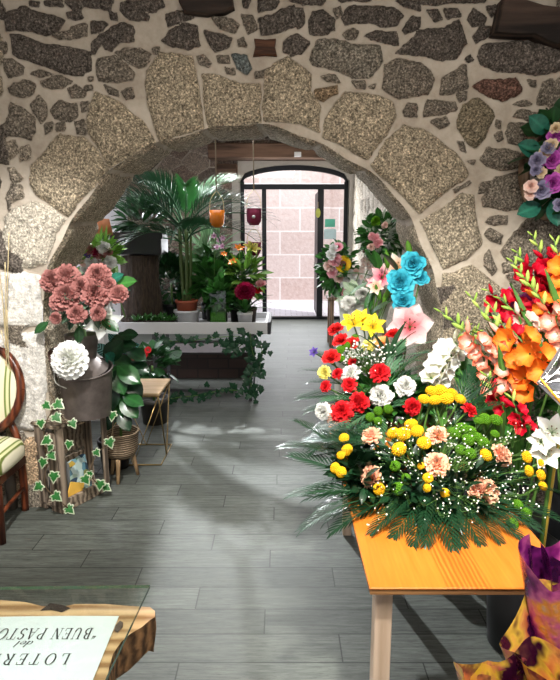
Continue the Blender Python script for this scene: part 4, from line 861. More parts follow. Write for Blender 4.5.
# ferns fanning out round the edge
for (tx, ty, Yt, L) in [(318,428,1.95,.34),(312,440,1.9,.33),(322,452,1.85,.3),(318,496,1.7,.32),(322,482,1.75,.3),(332,516,1.66,.3),(338,530,1.6,.28),(326,505,1.7,.3),(352,525,1.6,.26),(376,526,1.52,.24),(398,532,1.5,.26),(410,540,1.47,.27),(430,536,1.46,.27),(446,540,1.45,.28),(462,540,1.46,.27),(478,538,1.47,.26),(496,540,1.48,.25),(512,536,1.5,.25),(528,530,1.54,.25),(548,515,1.6,.28),(556,490,1.7,.28),(420,524,1.5,.22),(390,515,1.55,.2),(505,520,1.55,.2),(455,522,1.5,.2)]:
    p = at(tx, ty, Yt); p.z = max(p.z, TZ + .012) if p.x > TX0 - .01 else p.z; d = p - cenB; d2 = Vector((d.x, d.y, 0)).normalized(); b = p - d2 * L * .82; b.z = max(TZ + .035, p.z + .012)
    frond(aB, 'fern', FERN, b, (d2.x, d2.y, (p.z - b.z) / L + .2), L * .9, rnd.uniform(-.3, .3))
for (tx, ty, Yt, L) in [(482,375,2.0,.24),(490,384,1.98,.24),(470,372,2.02,.26),(497,402,1.95,.2)]:
    p = at(tx, ty, Yt); b = at(452, 425, 1.9); frond(aB, 'fern', FERN, b, p - b + Vector((0, 0, .04)), L, rnd.uniform(-.3, .3))
for (bx_, by_, bY, tx, ty, tY, L) in [(356,470,1.8,326,462,1.84,.24),(356,480,1.76,322,474,1.8,.24),(352,462,1.86,326,446,1.9,.24),(358,492,1.7,330,502,1.7,.22),(362,500,1.66,336,520,1.62,.22),(350,455,1.95,322,458,1.95,.25)]:
    b = at(bx_, by_, bY); p = at(tx, ty, tY); frond(aB, 'fern', FERN, b, p - b + Vector((0, 0, .05)), L, rnd.uniform(-.4, .4))
part('foliage', foliage_mb(at(350, 458, 1.9) + Vector((.02, 0, -.01)), (.07, .3, .055), 260, .08, .014, rnd, .3), FERN, aB)['kind'] = 'stuff'
# ---------------- arrangement at the far end of the table
cenA = Vector((.56, 2.5, TZ))
aA = thing('flower_arrangement', cenA, 'red and white carnations with yellow lilies at the far end of the pine table', 'flowers')
YA = lambda x, y: 2.155 + (440 - y) / 125 * .5
part('tray', MB().lathe([(.001, TZ + .003), (.14, TZ + .001), (.16, TZ + .08), (.155, TZ + .08), (.135, TZ + .012), (.001, TZ + .012)], 24, 0, Matrix.Translation((cenA.x, cenA.y, 0))), BLK, aA)
cA = cenA + Vector((0, 0, .08))
part('foliage', foliage_mb(cenA + Vector((-.05, .02, .085)), (.24, .22, .12), 520, .09, .02, rnd, .3), LEAFM, aA)['kind'] = 'stuff'
part('foliage', foliage_mb(cenA + Vector((-.02, .05, .08)), (.22, .2, .12), 240, .09, .03, rnd, .3), LEAFD, aA)['kind'] = 'stuff'
blooms(aA, 'rose', 'red_rose', [(336,329,7.5),(341,340,7.5),(352,343,7),(394,334,7.5),(331,357,8)], YA, cA, .3)
blooms(aA, 'carnation', 'red', [(380,372,10.5),(349,384,8),(342,411,11.5),(358,402,10.5),(413,407,9),(325,386,6),(337,373,6),(352,361,5)], YA, cA, .3)
blooms(aA, 'carnation', 'white', [(350,373,10),(381,395,12),(406,386,11),(322,411,9)], YA, cA, .3)
blooms(aA, 'carnation', 'pale_yellow', [(368,345,7.5),(324,372,7)], YA, cA, .3)
blooms(aA, 'gerbera', 'orange_pale', [(381,344,10)], YA, cA, .3)
blooms(aA, 'lily', 'lily_yellow', [(353,322,15),(373,326,14),(362,318,11)], YA, cA, .3, .3)
blooms(aA, 'pompom', 'green', [(370,417,5),(378,411,5),(388,409,5),(378,421,4.5),(340,350,5),(346,346,5),(341,358,4.5),(355,337,4)], YA, cA, .3)
blooms(aA, 'lily', 'violet', [(314,352,6)], YA, cA, .3)
babys_breath(aA, 26, (345, 345, 385, 362), YA, cA, .0045)
for (tx, ty, L) in [(308,402,.36),(306,360,.32),(312,372,.34),(304,432,.4),(310,441,.38),(318,345,.28),(316,420,.36),(325,432,.34),(334,436,.3),(430,372,.3),(300,390,.34),(345,440,.25)]:
    p = at(tx, ty, YA(tx, ty) - .0); d = p - cA; b = p - d.normalized() * L * .85; frond(aA, 'fern', FERN, b, d + Vector((0, 0, .05)), L * .8, rnd.uniform(-.3, .3))
for k in range(11):   # striped grass fan
    a = R(20 + 14 * k); b = at(388, 362, 2.5); e = Vector((math.cos(a) * .15 + .02, -.05, math.sin(a) * .16)); leaf(aA, FERNL, b, e, .17 + .04 * (k % 3), .06, .5, 0, 'grass_blade')
for tx, ty, L in [(372,350,.2),(384,346,.22),(398,348,.24),(412,354,.24),(424,362,.24),(432,376,.22),(366,360,.18),(344,396,.2),(332,395,.22),(400,372,.18),(372,388,.16),(420,398,.2),(360,432,.2),(384,434,.2),(345,424,.24)]:
    p = at(tx, ty, YA(tx, ty) - .01); b = at(388, 385, 2.42) if ty < 392 and tx > 355 else at(375, 412, 2.36); frond(aA, 'fern2', FERNL if L > .19 else LEAFM, b, p - b + Vector((0, 0, .03)), L, rnd.uniform(-.4, .4))
# ---------------- pieces standing in the arch passage
def floor_vase(x, y, h, r, name, label, cat, m):
    t = thing(name, (x, y, 0), label, cat)
    part('vase', MB().lathe([(.001, .006), (r * .8, 0), (r * .85, .02), (r, h * .7), (r * .75, h * .93), (r * .85, h), (r * .78, h), (r * .68, h * .92), (.001, h * .6)], 24, 0, Matrix.Translation((x, y, 0))), m, t); return t
def stems_to(t, pts, base, r=.004, m=GREEN):
    for p in pts:
        p = Vector(p); b = Vector(base) + Vector((rnd.uniform(-.02, .02), rnd.uniform(-.02, .02), 0)); part('stem', MB().tube(spline([b, (b + p) / 2 + Vector(((p.x - b.x) * -.15, 0, .03)), p], 4), r, 5), m, t)
t = floor_vase(.68, 3.14, .7, .07, 'artificial_rose_bouquet', 'large turquoise artificial roses standing against the inner face of the arch', 'flowers', BLK)
TQ = [(413,264,13,2.98),(400,282,13.5,2.97),(403,301,12.5,2.95),(421,278,8,2.99)]
stems_to(t, [at(x, y, Y) + Vector((0, .02, -.01)) for x, y, r, Y in TQ], (.68, 3.14, .6))
for x, y, r, Y in TQ: p = at(x, y, Y); bloom(t, 'peony', 'turquoise', p, Vector((-p.x * .4, -1, .35)) + Vector((rnd.uniform(-.3, .3), 0, rnd.uniform(-.2, .3))), r / ppm(p), 'rose')
for dx, dz, L in ((.0, -.1, .15), (-.1, -.05, .14), (.02, .06, .12), (-.06, .1, .15), (.02, -.2, .16)): leaf(t, LEAFD, at(402, 292, 3.02) + Vector((dx * .5, 0, dz)), (dx, -.02, dz + .02), L, .28)
t = floor_vase(.52, 3.34, .74, .08, 'lily_bouquet', 'pink and white stargazer lilies with green buds behind the turquoise roses', 'flowers', BLK)
LQ = [('stargazer',382,277,14,3.16),('white_peach',397,267,15,3.16),('white_peach',376,287,9,3.14),('stargazer',373,283,8,3.2)]
stems_to(t, [at(x, y, Y) + Vector((0, .03, -.03)) for c, x, y, r, Y in LQ], (.52, 3.34, .65))
for c, x, y, r, Y in LQ: p = at(x, y, Y); bloom(t, 'lily', c, p, (-p.x * .5 + rnd.uniform(-.2, .2), -1, .25), r / ppm(p))
BUD = petal('lily_bud', (.12, .3, .03), (.3, .5, .1))
for x, y, dx in ((387,259,-.15),(409,249,-.25),(386,296,.4),(378,292,-.3)):
    p = at(x, y, 3.15); part('bud', MB().tube([p + Vector((-dx, 0, -1)).normalized() * .05, p + Vector((-dx, 0, -1)).normalized() * .025, p, p + Vector((dx, 0, 1)).normalized() * .03, p + Vector((dx, 0, 1)).normalized() * .05], [.006, .014, .018, .014, .002], 8), BUD, t); stems_to(t, [p - Vector((0, 0, .03))], (.52, 3.34, .65), .003)
for dx, dz in ((-.02, .12), (-.12, .05), (-.05, -.1), (-.08, -.12), (-.06, .16), (-.14, -.04)): leaf(t, LEAFM, at(380, 280, 3.22) + Vector((dx * .3, .02, dz * .3)), (dx, -.03, dz), .16, .2)
t = floor_vase(.52, 2.96, .62, .06, 'organza_lily', 'big pink and white organza lily below the turquoise roses', 'flowers', plain('dark_vase', (.03, .025, .025), .4)); p = at(410, 326, 2.86)
stems_to(t, [p + Vector((0, .05, -.04))], (.52, 2.96, .55), .006); bloom(t, 'organza', 'organza', p, (-.25, -1, .3), 23 / ppm(p), 'organza_flower', roll=.2)
WRAP = NT('white_tissue'); WRAPM = WRAP.bsdf(WRAP.mix(WRAP.noise(WRAP.obj(), 14), (.66, .68, .62), (.85, .86, .82)), .7, transl=.3)
t = floor_vase(.52, 3.62, .62, .085, 'wrapped_bouquet', 'pale green and white bouquet in white tissue behind the yellow lilies', 'flowers', BLK); pc = at(366, 303, 3.6)
def cone_wrap(apex, cen, r0, r1, M_, mat, t, name='paper_wrap', ruf=.12, nf=7, dark=None, open_=6.2832, a0=0.):
    ax = (Vector(cen) - Vector(apex)); L = ax.length; q = ax.normalized().to_track_quat('Z', 'Y').to_matrix()
    mb = MB(); mb.grid(lambda u, w: Vector(apex) + q @ Vector(((r0 + (r1 - r0) * u ** .8) * (1 + ruf * u * math.sin(nf * w * 6.2832)) * math.cos(a0 + w * open_), (r0 + (r1 - r0) * u ** .8) * (1 + ruf * u * math.cos(nf * w * 6.2832 + 1)) * math.sin(a0 + w * open_), L * u * (1 + .04 * u * math.sin(3 * w * 6.2832)))), 12, 60)
    return part(name, mb, mat, t)
cone_wrap((.52, 3.62, .5), pc + Vector((-.02, 0, .02)), .03, .17, None, WRAPM, t)
part('foliage', foliage_mb(pc + Vector((0, -.04, .02)), (.15, .12, .1), 90, .1, .03, rnd, .4), leafm('leaf_pale', (.28, .42, .25), (.62, .72, .55)), t)
for dx, dz in ((-.13, .0), (-.04, .05), (.06, .08), (-.08, -.05), (.03, -.03), (.11, .03)): bloom(t, 'carnation', 'white', pc + Vector((dx, -.14, dz + .02)), (dx, -1, .4), .05, 'white_flower', stem=.12)
t = floor_vase(.7, 4.25, 1.15, .12, 'foliage_arrangement', 'tall green leafy arrangement with small pink flowers and white paper by the right stone wall', 'flowers', plain('grey_urn', (.35, .33, .3), .7)); pc = at(382, 238, 4.2)
mb = MB(); ap = Vector((.7, 4.25, 1.0)); q1_ = at(400, 230, 4.2); mb.grid(lambda u, w: ap + (Vector((q1_.x - .06 + .2 * w, 4.22 + .05 * math.sin(w * 3), q1_.z + .1 - .25 * w)) - ap) * u + Vector((.0, -.05 * math.sin(u * 3.1), 0)), 10, 8); part('paper_wrap', mb, WRAPM, t)
part('foliage', foliage_mb(pc + Vector((0, -.02, 0)), (.19, .14, .2), 260, .085, .024, rnd, .2), LEAFM, t)
part('foliage', foliage_mb(pc + Vector((.02, -.02, .02)), (.19, .15, .24), 150, .07, .013, rnd, .3), leafm('leaf_cream', (.35, .45, .3), (.75, .8, .68)), t)
for x, y, c, r in ((375,238,'pink',5),(378,243,'pink',5),(372,236,'stargazer',4),(385,225,'blush',3.5),(376,221,'green',5),(371,247,'blush',4)): p = at(x, y, 4.0); bloom(t, 'peony', c, p, (-.2, -1, .3), r / ppm(p), 'pink_flower', stem=.1)
part('stem', MB().tube([(.7, 4.25, .95), pc], .012, 6), GREEN, t)
# pale blossom spray low behind
t = floor_vase(.5, 4.3, .7, .07, 'blossom_spray', 'tall spray of small pale pink and white blossoms against the stone wall', 'flowers', plain('pale_vase', (.6, .57, .52), .5)); mb = MB()
for x, y in [(rnd.uniform(361, 376), rnd.uniform(250, 292)) for _ in range(34)]:
    p = at(x, y, 4.25); mb.add([], []); M_ = frame(p, (rnd.uniform(-.5, .5), -1, rnd.uniform(-.3, .6)), rnd.random() * 6, .028)
    for k in range(5): pet(mb, k * 1.2566, 1, .42, R(25), R(10), tip=.4, nu=3, nv=2); n_ = 12; mb.v[-n_:] = [tuple(M_ @ Vector(v)) for v in mb.v[-n_:]]
part('blossom', mb, [petal('petal_pale', (.85, .6, .55), (.92, .86, .82))], t); stems_to(t, [at(365, 255, 4.25), at(371, 262, 4.25), at(368, 280, 4.25)], (.5, 4.3, .6), .004)
# ---------------- arrangement by the door on a wooden stool
sx_, sy_ = .93, 8.0; t = thing('wooden_stool', (sx_, sy_, 0), 'rough brown wooden stool beside the doorway', 'stool'); BRW = wood('brown_stool', (.1, .06, .035), (.3, .2, .13), 2, 1, .7, .2)
part('seat', MB().box((sx_ - .26, sy_ - .2, .66), (sx_ + .26, sy_ + .2, .7), bev=.008), BRW, t, False)
for a in (-1, 1):
    for b in (-1, 1): part('leg', MB().box((sx_ + a * .2 - .03, sy_ + b * .15 - .03, 0), (sx_ + a * .2 + .03, sy_ + b * .15 + .03, .659)), BRW, t, False)
t = thing('sunflower_arrangement', (sx_, sy_, .7), 'sunflower and pink rose arrangement in a black pot on the stool by the door', 'flowers'); part('pot', MB().lathe([(.001, .705), (.13, .701), (.17, .98), (.16, .98), (.001, .95)], 20, 0, Matrix.Translation((sx_, sy_, 0))), BLK, t)
pc = at(343, 268, 7.95) - Vector((.07, 0, 0)); YD = lambda x, y: 7.8
part('foliage', foliage_mb(pc + Vector((0, .05, -.02)), (.3, .22, .42), 300, .15, .045, rnd, .2), LEAFM, t)
for k, c, l_ in (('sunflower','sun',[(343,264,9)]), ('rose','pink',[(332,272,5),(334,262,5),(337,258,4.5),(350,289,5)]), ('daisy','stargazer',[(338,247,6),(346,292,6)]), ('rose','white',[(353,276,6),(357,283,6),(334,249,5),(347,284,6),(331,255,5)]), ('rose','blush',[(329,266,5),(339,278,4.5),(356,273,4)])): blooms(t, k, c, l_, YD, pc, .3, .3)
# ---------------- gladioli and lilies at the right
bucket(1.0, 2.5, .17, .42, 'black bucket of gladioli standing on the floor against the stone wall'); bucket(1.42, 2.42, .17, .42, 'black bucket further along the stone wall, holding the red gladioli')
GBUD = petal('glad_bud', (.2, .42, .04), (.52, .68, .16)); SWORD = leafm('sword_leaf', (.03, .12, .02), (.13, .32, .06))
def gladiolus(base, pts, color, label, nflo=8, nbud=6, size=13, Y=None, sword=1, start=0):
    """pts: photo path from the tip of the spike down to the lowest floret, with depth"""
    P = [at(x, y, Y_) for x, y, Y_ in pts]; base = Vector(base); t = thing('gladiolus', base, label, 'flower', 'gladioli in the buckets')
    path = spline(P + [P[-1].lerp(base, .5) + Vector((0, 0, .02)), base], 8); part('stem', MB().tube(path, [.0025 + .0035 * i / len(path) for i in range(len(path))], 6), GREEN, t)
    up = spline(P, 12); tot = nflo + nbud
    for i in range(tot):
        f = (i + .3) / tot; p = up[min(int(f * (len(up) - 1)), len(up) - 1)]; ax = (P[0] - P[-1]).normalized(); side = ax.cross(Vector((0, -1, 0))).normalized()
        sgn = 1 if i % 2 else -1; s = size / ppm(p)
        if i < nbud:
            k = .35 + .65 * i / max(nbud, 1); d = (ax * 1.1 + side * sgn * .55 + Vector((0, -.35, 0))).normalized(); L = .045 * k + .015
            L *= 1.2; part('bud', MB().tube([p, p + d * L * .35, p + d * L * .7, p + d * L], [.005 * k, .013 * k, .011 * k, .0015], 7, t=.3 + .6 * rnd.random()), GBUD if i < nbud - 1 or nflo == 0 else pm(color)[0], t)
        else:
            d = ax * .35 + side * sgn * .75 + Vector((-.1, -.8, .1)); q = p + d.normalized() * s * .75
            bloom(t, 'floret', color, q, d, s * rnd.uniform(.85, 1.1), 'floret')
    for k in range(sword):
        b = P[-1].lerp(base, .35 + .1 * k); e = P[0].lerp(P[-1], .35 + .25 * k) + Vector((rnd.uniform(-.06, .06), rnd.uniform(-.04, .08), 0)); leaf(t, SWORD, b, e - b, (e - b).length, .045, .25, rnd.uniform(-1.2, 1.2), 'sword_leaf', .4)
    return t
bA = (.98, 2.5, .1); bB = (1.4, 2.42, .1)
def jb(b, dx=0., dy=0.): return (b[0] + dx, b[1] + dy, b[2])
gladiolus(jb(bA, -.05, -.05), [(441,312,2.45),(462,328,2.4),(479,347,2.35),(490,366,2.32),(497,392,2.3)], 'coral', 'coral and cream gladiolus leaning furthest out over the yellow pompoms', 9, 6, 13)
gladiolus(jb(bA, .03, -.08), [(470,296,2.4),(487,318,2.34),(503,340,2.28),(508,372,2.24),(504,396,2.22)], 'coral', 'coral gladiolus with long green bud tip beside the orange gladioli', 7, 7, 12)
gladiolus(jb(bA, .08, -.02), [(489,304,2.35),(505,328,2.3),(520,352,2.22),(528,378,2.2),(532,396,2.18)], 'glad_orange', 'bright orange gladiolus in the middle of the bunch', 7, 4, 17, sword=2)
gladiolus(jb(bA, .1, .02), [(512,330,2.22),(531,352,2.15),(545,368,2.12),(548,390,2.1)], 'glad_orange', 'second orange gladiolus just behind the clear cellophane', 5, 1, 16)
gladiolus(jb(bA, .0, .08), [(488,290,2.62),(499,300,2.6),(514,309,2.58),(527,318,2.56),(538,330,2.54)], 'glad_red', 'dark red gladiolus lying almost flat against the wall below the purple one', 7, 2, 13)
gladiolus(jb(bA, .06, .08), [(496,318,2.45),(505,328,2.42),(516,338,2.4),(526,345,2.38),(535,355,2.36)], 'glad_red', 'short red gladiolus between the coral and the orange ones', 6, 1, 11)
gladiolus(jb(bB, -.06, .05), [(517,252,2.6),(526,266,2.58),(536,282,2.56),(548,296,2.54),(560,312,2.52)], 'glad_red', 'red gladiolus leaning towards the stone wall under the purple wreath', 8, 4, 14)
gladiolus(jb(bB, .0, .05), [(533,236,2.62),(543,258,2.6),(553,276,2.58),(565,296,2.56)], 'glad_red', 'tallest red gladiolus directly below the purple wreath', 7, 5, 14)
gladiolus(jb(bB, .03, -.02), [(554,240,2.5),(560,262,2.46),(566,284,2.44),(574,310,2.42)], 'glad_orange', 'orange-red gladiolus at the edge of the view under the wreath', 6, 4, 12)
gladiolus(jb(bB, -.08, -.05), [(513,262,2.5),(523,276,2.48),(534,292,2.46),(545,312,2.44)], 'glad_orange', 'gladiolus spike of green buds with only a few orange florets open', 2, 9, 10)
gladiolus(jb(bA, .08, .1), [(508,292,2.66),(520,302,2.64),(532,309,2.62),(545,316,2.6)], 'magenta', 'small purple gladiolus among the red ones', 5, 2, 10)
gladiolus(jb(bA, .1, -.05), [(500,298,2.5),(517,314,2.46),(530,326,2.42),(543,340,2.4)], 'blush', 'pale pink gladiolus above the bright orange one', 5, 4, 11)
gladiolus(jb(bB, -.05, -.08), [(533,288,2.4),(546,308,2.36),(557,328,2.32),(566,350,2.3)], 'coral', 'coral gladiolus behind the clear cellophane with green buds above', 6, 5, 13)
gladiolus(jb(bA, -.1, .0), [(467,323,2.55),(456,340,2.5),(445,358,2.45),(437,372,2.42),(430,388,2.4)], 'glad_white', 'white gladiolus rising behind the yellow pompoms', 9, 5, 14)
gladiolus(jb(bA, -.08, .06), [(477,330,2.6),(470,338,2.58),(462,348,2.56)], 'glad_white', 'white gladiolus in bud with green leaves next to the open white one', 1, 5, 8, sword=2)
gladiolus(jb(bA, .0, -.12), [(487,376,2.12),(492,390,2.1),(497,402,2.08),(505,412,2.06)], 'glad_red', 'low red gladiolus beside the green pompoms', 3, 4, 9, sword=3)
gladiolus(jb(bA, .05, -.12), [(512,398,2.05),(516,410,2.03),(522,424,2.0),(530,432,1.98)], 'glad_red', 'low red gladiolus next to the white lily', 5, 3, 9, sword=3)
part_ = None
t = thing('foliage_bunch', (1.12, 2.62, 0), 'bunch of dark green leaves packed behind the gladioli', 'foliage')
part('foliage', foliage_mb((1.14, 2.45, .8), (.34, .22, .34), 330, .2, .024, rnd, .7), LEAFM, t); part('stem', MB().tube([(1.12, 2.62, 0), (1.12, 2.58, .5), (1.14, 2.5, .85)], .012, 6), GREEN, t)
bucket(.915, 1.93, .13, .42, 'black bucket holding the white lily beside the pine table')
# white lily
t = thing('white_lily', (.89, 1.96, .02), 'white lily with a long green stem beside the low red gladiolus', 'flower'); 
for x, y, r in ((552,432,20),(546,453,18),(541,442,14)): p = at(x, y, 1.78); bloom(t, 'lily', 'white', p, (-.3 + rnd.uniform(-.3, .3), -1, .5), r / ppm(p)); stems_to(t, [p + Vector((.01, .03, -.03))], (.89, 1.96, .02), .005)
# clear cellophane sleeve round the gladioli bucket edge
CELLO = clear('cellophane', (.72, .76, .8), 1.3, .1)
t = thing('cellophane_sleeve', (.95, 1.89, .02), 'crumpled clear cellophane sleeve round cut stems, beside the orange gladiolus', 'wrapping'); pc = at(567, 366, 1.8)
k0 = at(538, 384, 1.72); kA = at(600, 292, 1.86); kB = at(596, 440, 1.62)
mb = MB(); mb.grid(lambda u, w: k0 + (kA.lerp(kB, w) - k0) * u + Vector((0, -.05 * math.sin(w * 3.14) * u + .012 * math.sin(w * 19) * u, .006 * math.sin(u * 14 + w * 9))), 14, 24); part('cellophane', mb, CELLO, t)
mb = MB(); mb.grid(lambda u, w: k0 + Vector((0, .012, 0)) + (kA.lerp(kB, w) - k0) * u + Vector((0, .09 * math.sin(w * 3.14) * u + .01 * math.sin(w * 15 + 1) * u, 0)), 14, 24); part('cellophane', mb, CELLO, t)
part('stem', MB().tube([(.95, 1.89, .02), (.95, 1.85, .74), pc], .008, 6), GREEN, t); part('stem', MB().tube([(.96, 1.9, .02), (.96, 1.85, .74), pc + Vector((.02, .02, .02))], .008, 6), plain('stem_yellow', (.6, .4, .05), .5), t)
mb = MB(); a1_, b1_ = at(540, 378, 1.68), at(562, 404, 1.64); mb.tube([a1_, b1_], .004, 5); part('ribbon', mb, plain('ribbon_orange', (.8, .36, .03), .5), t)
# ---------------- purple wreath hung on the wall
wp = at(562, 168, 2.95); t = thing('hanging_wreath', wp, 'wreath of purple, mauve and cream artificial roses hung on the stone wall', 'wreath')
part('foliage', foliage_mb(wp + Vector((0, -.05, 0)), (.25, .03, .33), 120, .1, .042, rnd, 0), LEAFD, t); part('ring', MB().tube([wp + Vector((.18 * math.cos(k * .26), .03, .24 * math.sin(k * .26))) for k in range(25)], .03, 6, cap=False), BRW, t)
for c, l_ in (('magenta', [(556,135,9),(552,160,10),(553,183,10),(566,182,8),(568,150,9),(572,200,8)]), ('lavender', [(537,160,8),(541,190,10),(536,170,6),(548,148,7),(560,205,7)]), ('cream', [(551,145,7),(541,172,6),(562,170,7),(556,128,6),(545,152,6)]), ('blush', [(531,186,7),(530,194,6)])): 
    for x, y, r in l_: p = at(x, y, 2.8 + rnd.uniform(-.02, .02)); bloom(t, 'rose', c, p, (p.x - wp.x - .2, -.8, p.z - wp.z + .1), r * .85 / ppm(p))
for x, y, dx, dz in ((541,128,-.6,.4),(532,208,-.7,-.2),(553,208,.1,-.7),(532,150,-.8,.3),(560,212,.3,-.8)): leaf(t, LEAFT, at(x, y, 2.88) - Vector((dx, 0, dz)) * .06, (dx, -.3, dz), .14, .32, face=True)
# ---------------- printed wrapping bottom right
PR = NT('printed_foil'); _n1 = PR.noise(PR.obj(), 6.5, 3, .55, 'Color'); _sp = PR.n('ShaderNodeSeparateColor'); PR.l(_n1, _sp.inputs[0])
_c1 = PR.ramp(_sp.outputs[0], (.38, (.012, .004, .02)), (.455, (.09, .008, .06)), (.475, (.75, .2, .08)), (.52, (.9, .42, .12)), (.56, (.9, .62, .08)), (.6, (.05, .006, .03)))
_w = PR.n('ShaderNodeTexVoronoi', feature='F1'); _w.inputs['Scale'].default_value = 16; PR.l(PR.obj(), _w.inputs[0])
_c2 = PR.mix(PR.ramp(PR.noise(PR.obj(), 18, 3), (.5, 0), (.62, .8)), _c1, PR.ramp(_w.outputs['Color'], (.25, (.9, .6, .04)), (.45, (.75, .05, .2)), (.6, (.03, .006, .03)), (.8, (.9, .3, .15))))
PRINT = PR.bsdf(_c2, .16, .25, PR.bump(PR.noise(PR.obj(), 22, 3), .35, .012), spec=.7); SILV = plain('silver_foil', (.55, .57, .6), .22, .8, var=.3, scale=8)
PURP = NT('purple_foil'); _pn = PURP.noise(PURP.obj(), 9, 3); PURPM = PURP.bsdf(PURP.ramp(_pn, (.34, (.02, .003, .03)), (.46, (.2, .015, .16)), (.56, (.55, .12, .3)), (.64, (.7, .3, .05)), (.74, (.45, .42, .5))), .16, .3, PURP.bump(PURP.noise(PURP.obj(), 24, 3), .35, .012), spec=.7)
def print_wrap(apex, cen, r0, r1, label, n, mat, a0=0., open_=6.2832, ruf=.13):
    t = thing('wrapped_bouquet', apex, label, 'flowers', 'foil-wrapped bouquets'); cone_wrap(apex, cen, r0, r1, None, mat, t, 'foil_wrap', ruf, n, None, open_, a0); c = Vector(cen); ax = (c - Vector(apex)).normalized(); q = ax.to_track_quat('Z', 'Y').to_matrix()
    cone_wrap(apex, c - ax * .03 + Vector((.02, .01, 0)), r0 * .6, r1 * .72, None, mat, t, 'inner_wrap', ruf * 1.3, n - 2, None, 5., 1.)
    for k in range(3): part('stem', MB().tube([Vector(apex) + Vector((0, 0, .01)), c - ax * .12 + q @ Vector((.03 * math.cos(k * 2.1), .03 * math.sin(k * 2.1), 0))], .005, 5), GREEN, t)
    return t
print_wrap((.56, .86, .0), at(522, 690, .9), .025, .115, 'bouquet in glossy foil printed with yellow and orange flowers, lowest at the picture corner', 7, PRINT)
print_wrap((.78, .98, .0), at(583, 640, .99), .025, .15, 'larger bouquet in orange and black flower-printed foil with a silvery edge', 5, PRINT, .6)
print_wrap((.74, 1.08, .0), at(577, 556, 1.12), .025, .11, 'bouquet in dark purple foil beside the corner of the pine table', 6, PURPM)
# ---------------- bouquet in the scuttle
nk = Vector((kc.x - .02, kc.y + .04, kz + .46)); YS = lambda x, y: 2.9 + (300 - y) / 60 * .1
t = thing('mum_bouquet', nk, 'dusty pink chrysanthemum bouquet standing in the dark metal scuttle', 'flowers'); cS = nk + Vector((0, 0, -.02))
blooms(t, 'mum', 'dusty', [(51,280,12),(66,275,13),(98,275,13),(118,293,10),(66,295,15),(81,287,12),(96,292,15),(77,313,10),(58,302,9),(98,313,8),(108,284,8),(55,318,6)], YS, cS + Vector((0, 0, .0)), .22, .35, 'chrysanthemum')
part('foliage', foliage_mb(at(84, 300, 3.0), (.12, .08, .12), 130, .09, .03, rnd, .2), leafm('leaf_greygreen', (.04, .1, .06), (.2, .3, .2)), t)
p = at(103, 321, 2.98); bloom(t, 'lily', 'white', p, (.5, -.9, -.3), .11, 'calla', stem=.14)
for x, y, dx, dz, L, m in ((118,292,.8,.15,.14,LEAFT),(122,287,.9,.35,.16,LEAFM),(118,284,.7,.5,.12,LEAFT),(112,318,.8,-.4,.13,LEAFD),(60,322,-.6,-.4,.1,LEAFD),(90,326,.1,-.7,.1,LEAFD)): leaf(t, m, at(x, y, 3.0) - Vector((.06, 0, 0)), (dx, -.35, dz), L, .26, .5, -.6, face=True)
part('stem', MB().tube([nk - Vector((0, 0, .15)), nk + Vector((0, 0, .06))], .025, 8), GREEN, t)
p = at(68, 360, 2.93); t = thing('white_dahlia', p, 'large white artificial dahlia head fixed to the front of the metal scuttle', 'flower'); bloom(t, 'dahlia', 'white', p, (-.1, -1, .25), .108, 'flower_head'); part('stem', MB().tube(spline([p + Vector((0, .03, -.02)), p + Vector((-.09, .05, -.06)), p + Vector((-.1, .06, -.14)), p + Vector((-.05, .08, -.18))], 5), .003, 5), plain('stem_white', (.6, .6, .55), .6), t)
# ---------------- ivy winding round the crate
t = thing('ivy_garland', inC(.0, -.02, 0), 'white-edged variegated ivy garland winding round the wooden crate', 'garland'); IV = MB(); m_ = m_ivy(); ime = m_.mesh('ivy_leaf', IVYM)
IP = [(47,406),(59,405),(57,418),(41,424),(73,424),(46,441),(52,456),(43,463),(69,445),(54,477),(38,487),(57,497),(70,511),(97,453),(90,475),(110,443),(100,485),(107,488),(112,416),(50,448),(86,480)]
def yiv(x, y):
    f = max(0., min(1., (x - 58) / 50)); return 2.9 + .26 * f - .0
for i, (x, y) in enumerate(IP):
    p = at(x, y, yiv(x, y) - .01); p.z = max(p.z, .025); s = rnd.uniform(.045, .062); a = rnd.uniform(-2.6, -.5)
    q = Matrix(((math.cos(a), 0, 0), (0, 0, 0), (0, 0, 0))); X = Vector((math.cos(a), -.25, math.sin(a))).normalized(); Zv = Vector((rnd.uniform(-.3, .3), -1, .5)); Yv = Zv.cross(X).normalized(); Zv = X.cross(Yv)
    M_ = Matrix(((X.x, Yv.x, Zv.x, p.x), (X.y, Yv.y, Zv.y, p.y), (X.z, Yv.z, Zv.z, p.z), (0, 0, 0, 1))) @ Matrix.Scale(s * 1.1, 4) @ Matrix.Translation((-.4, 0, 0)); link('ivy_leaf', ime, t, M_)
V1 = [at(x, y, yiv(x, y) + .005) for x, y in ((50,392),(55,405),(47,420),(44,438),(55,450),(47,465),(45,485),(55,497),(68,508))]; V2 = [at(x, y, yiv(x, y) + .0) for x, y in ((55,408),(72,425),(95,418),(112,416),(110,443),(98,452),(90,474),(103,487))]
for V_ in (V1, V2): part('vine', MB().tube(spline(V_, 5), .0028, 5), plain('vine_brown', (.12, .08, .04), .8), t)
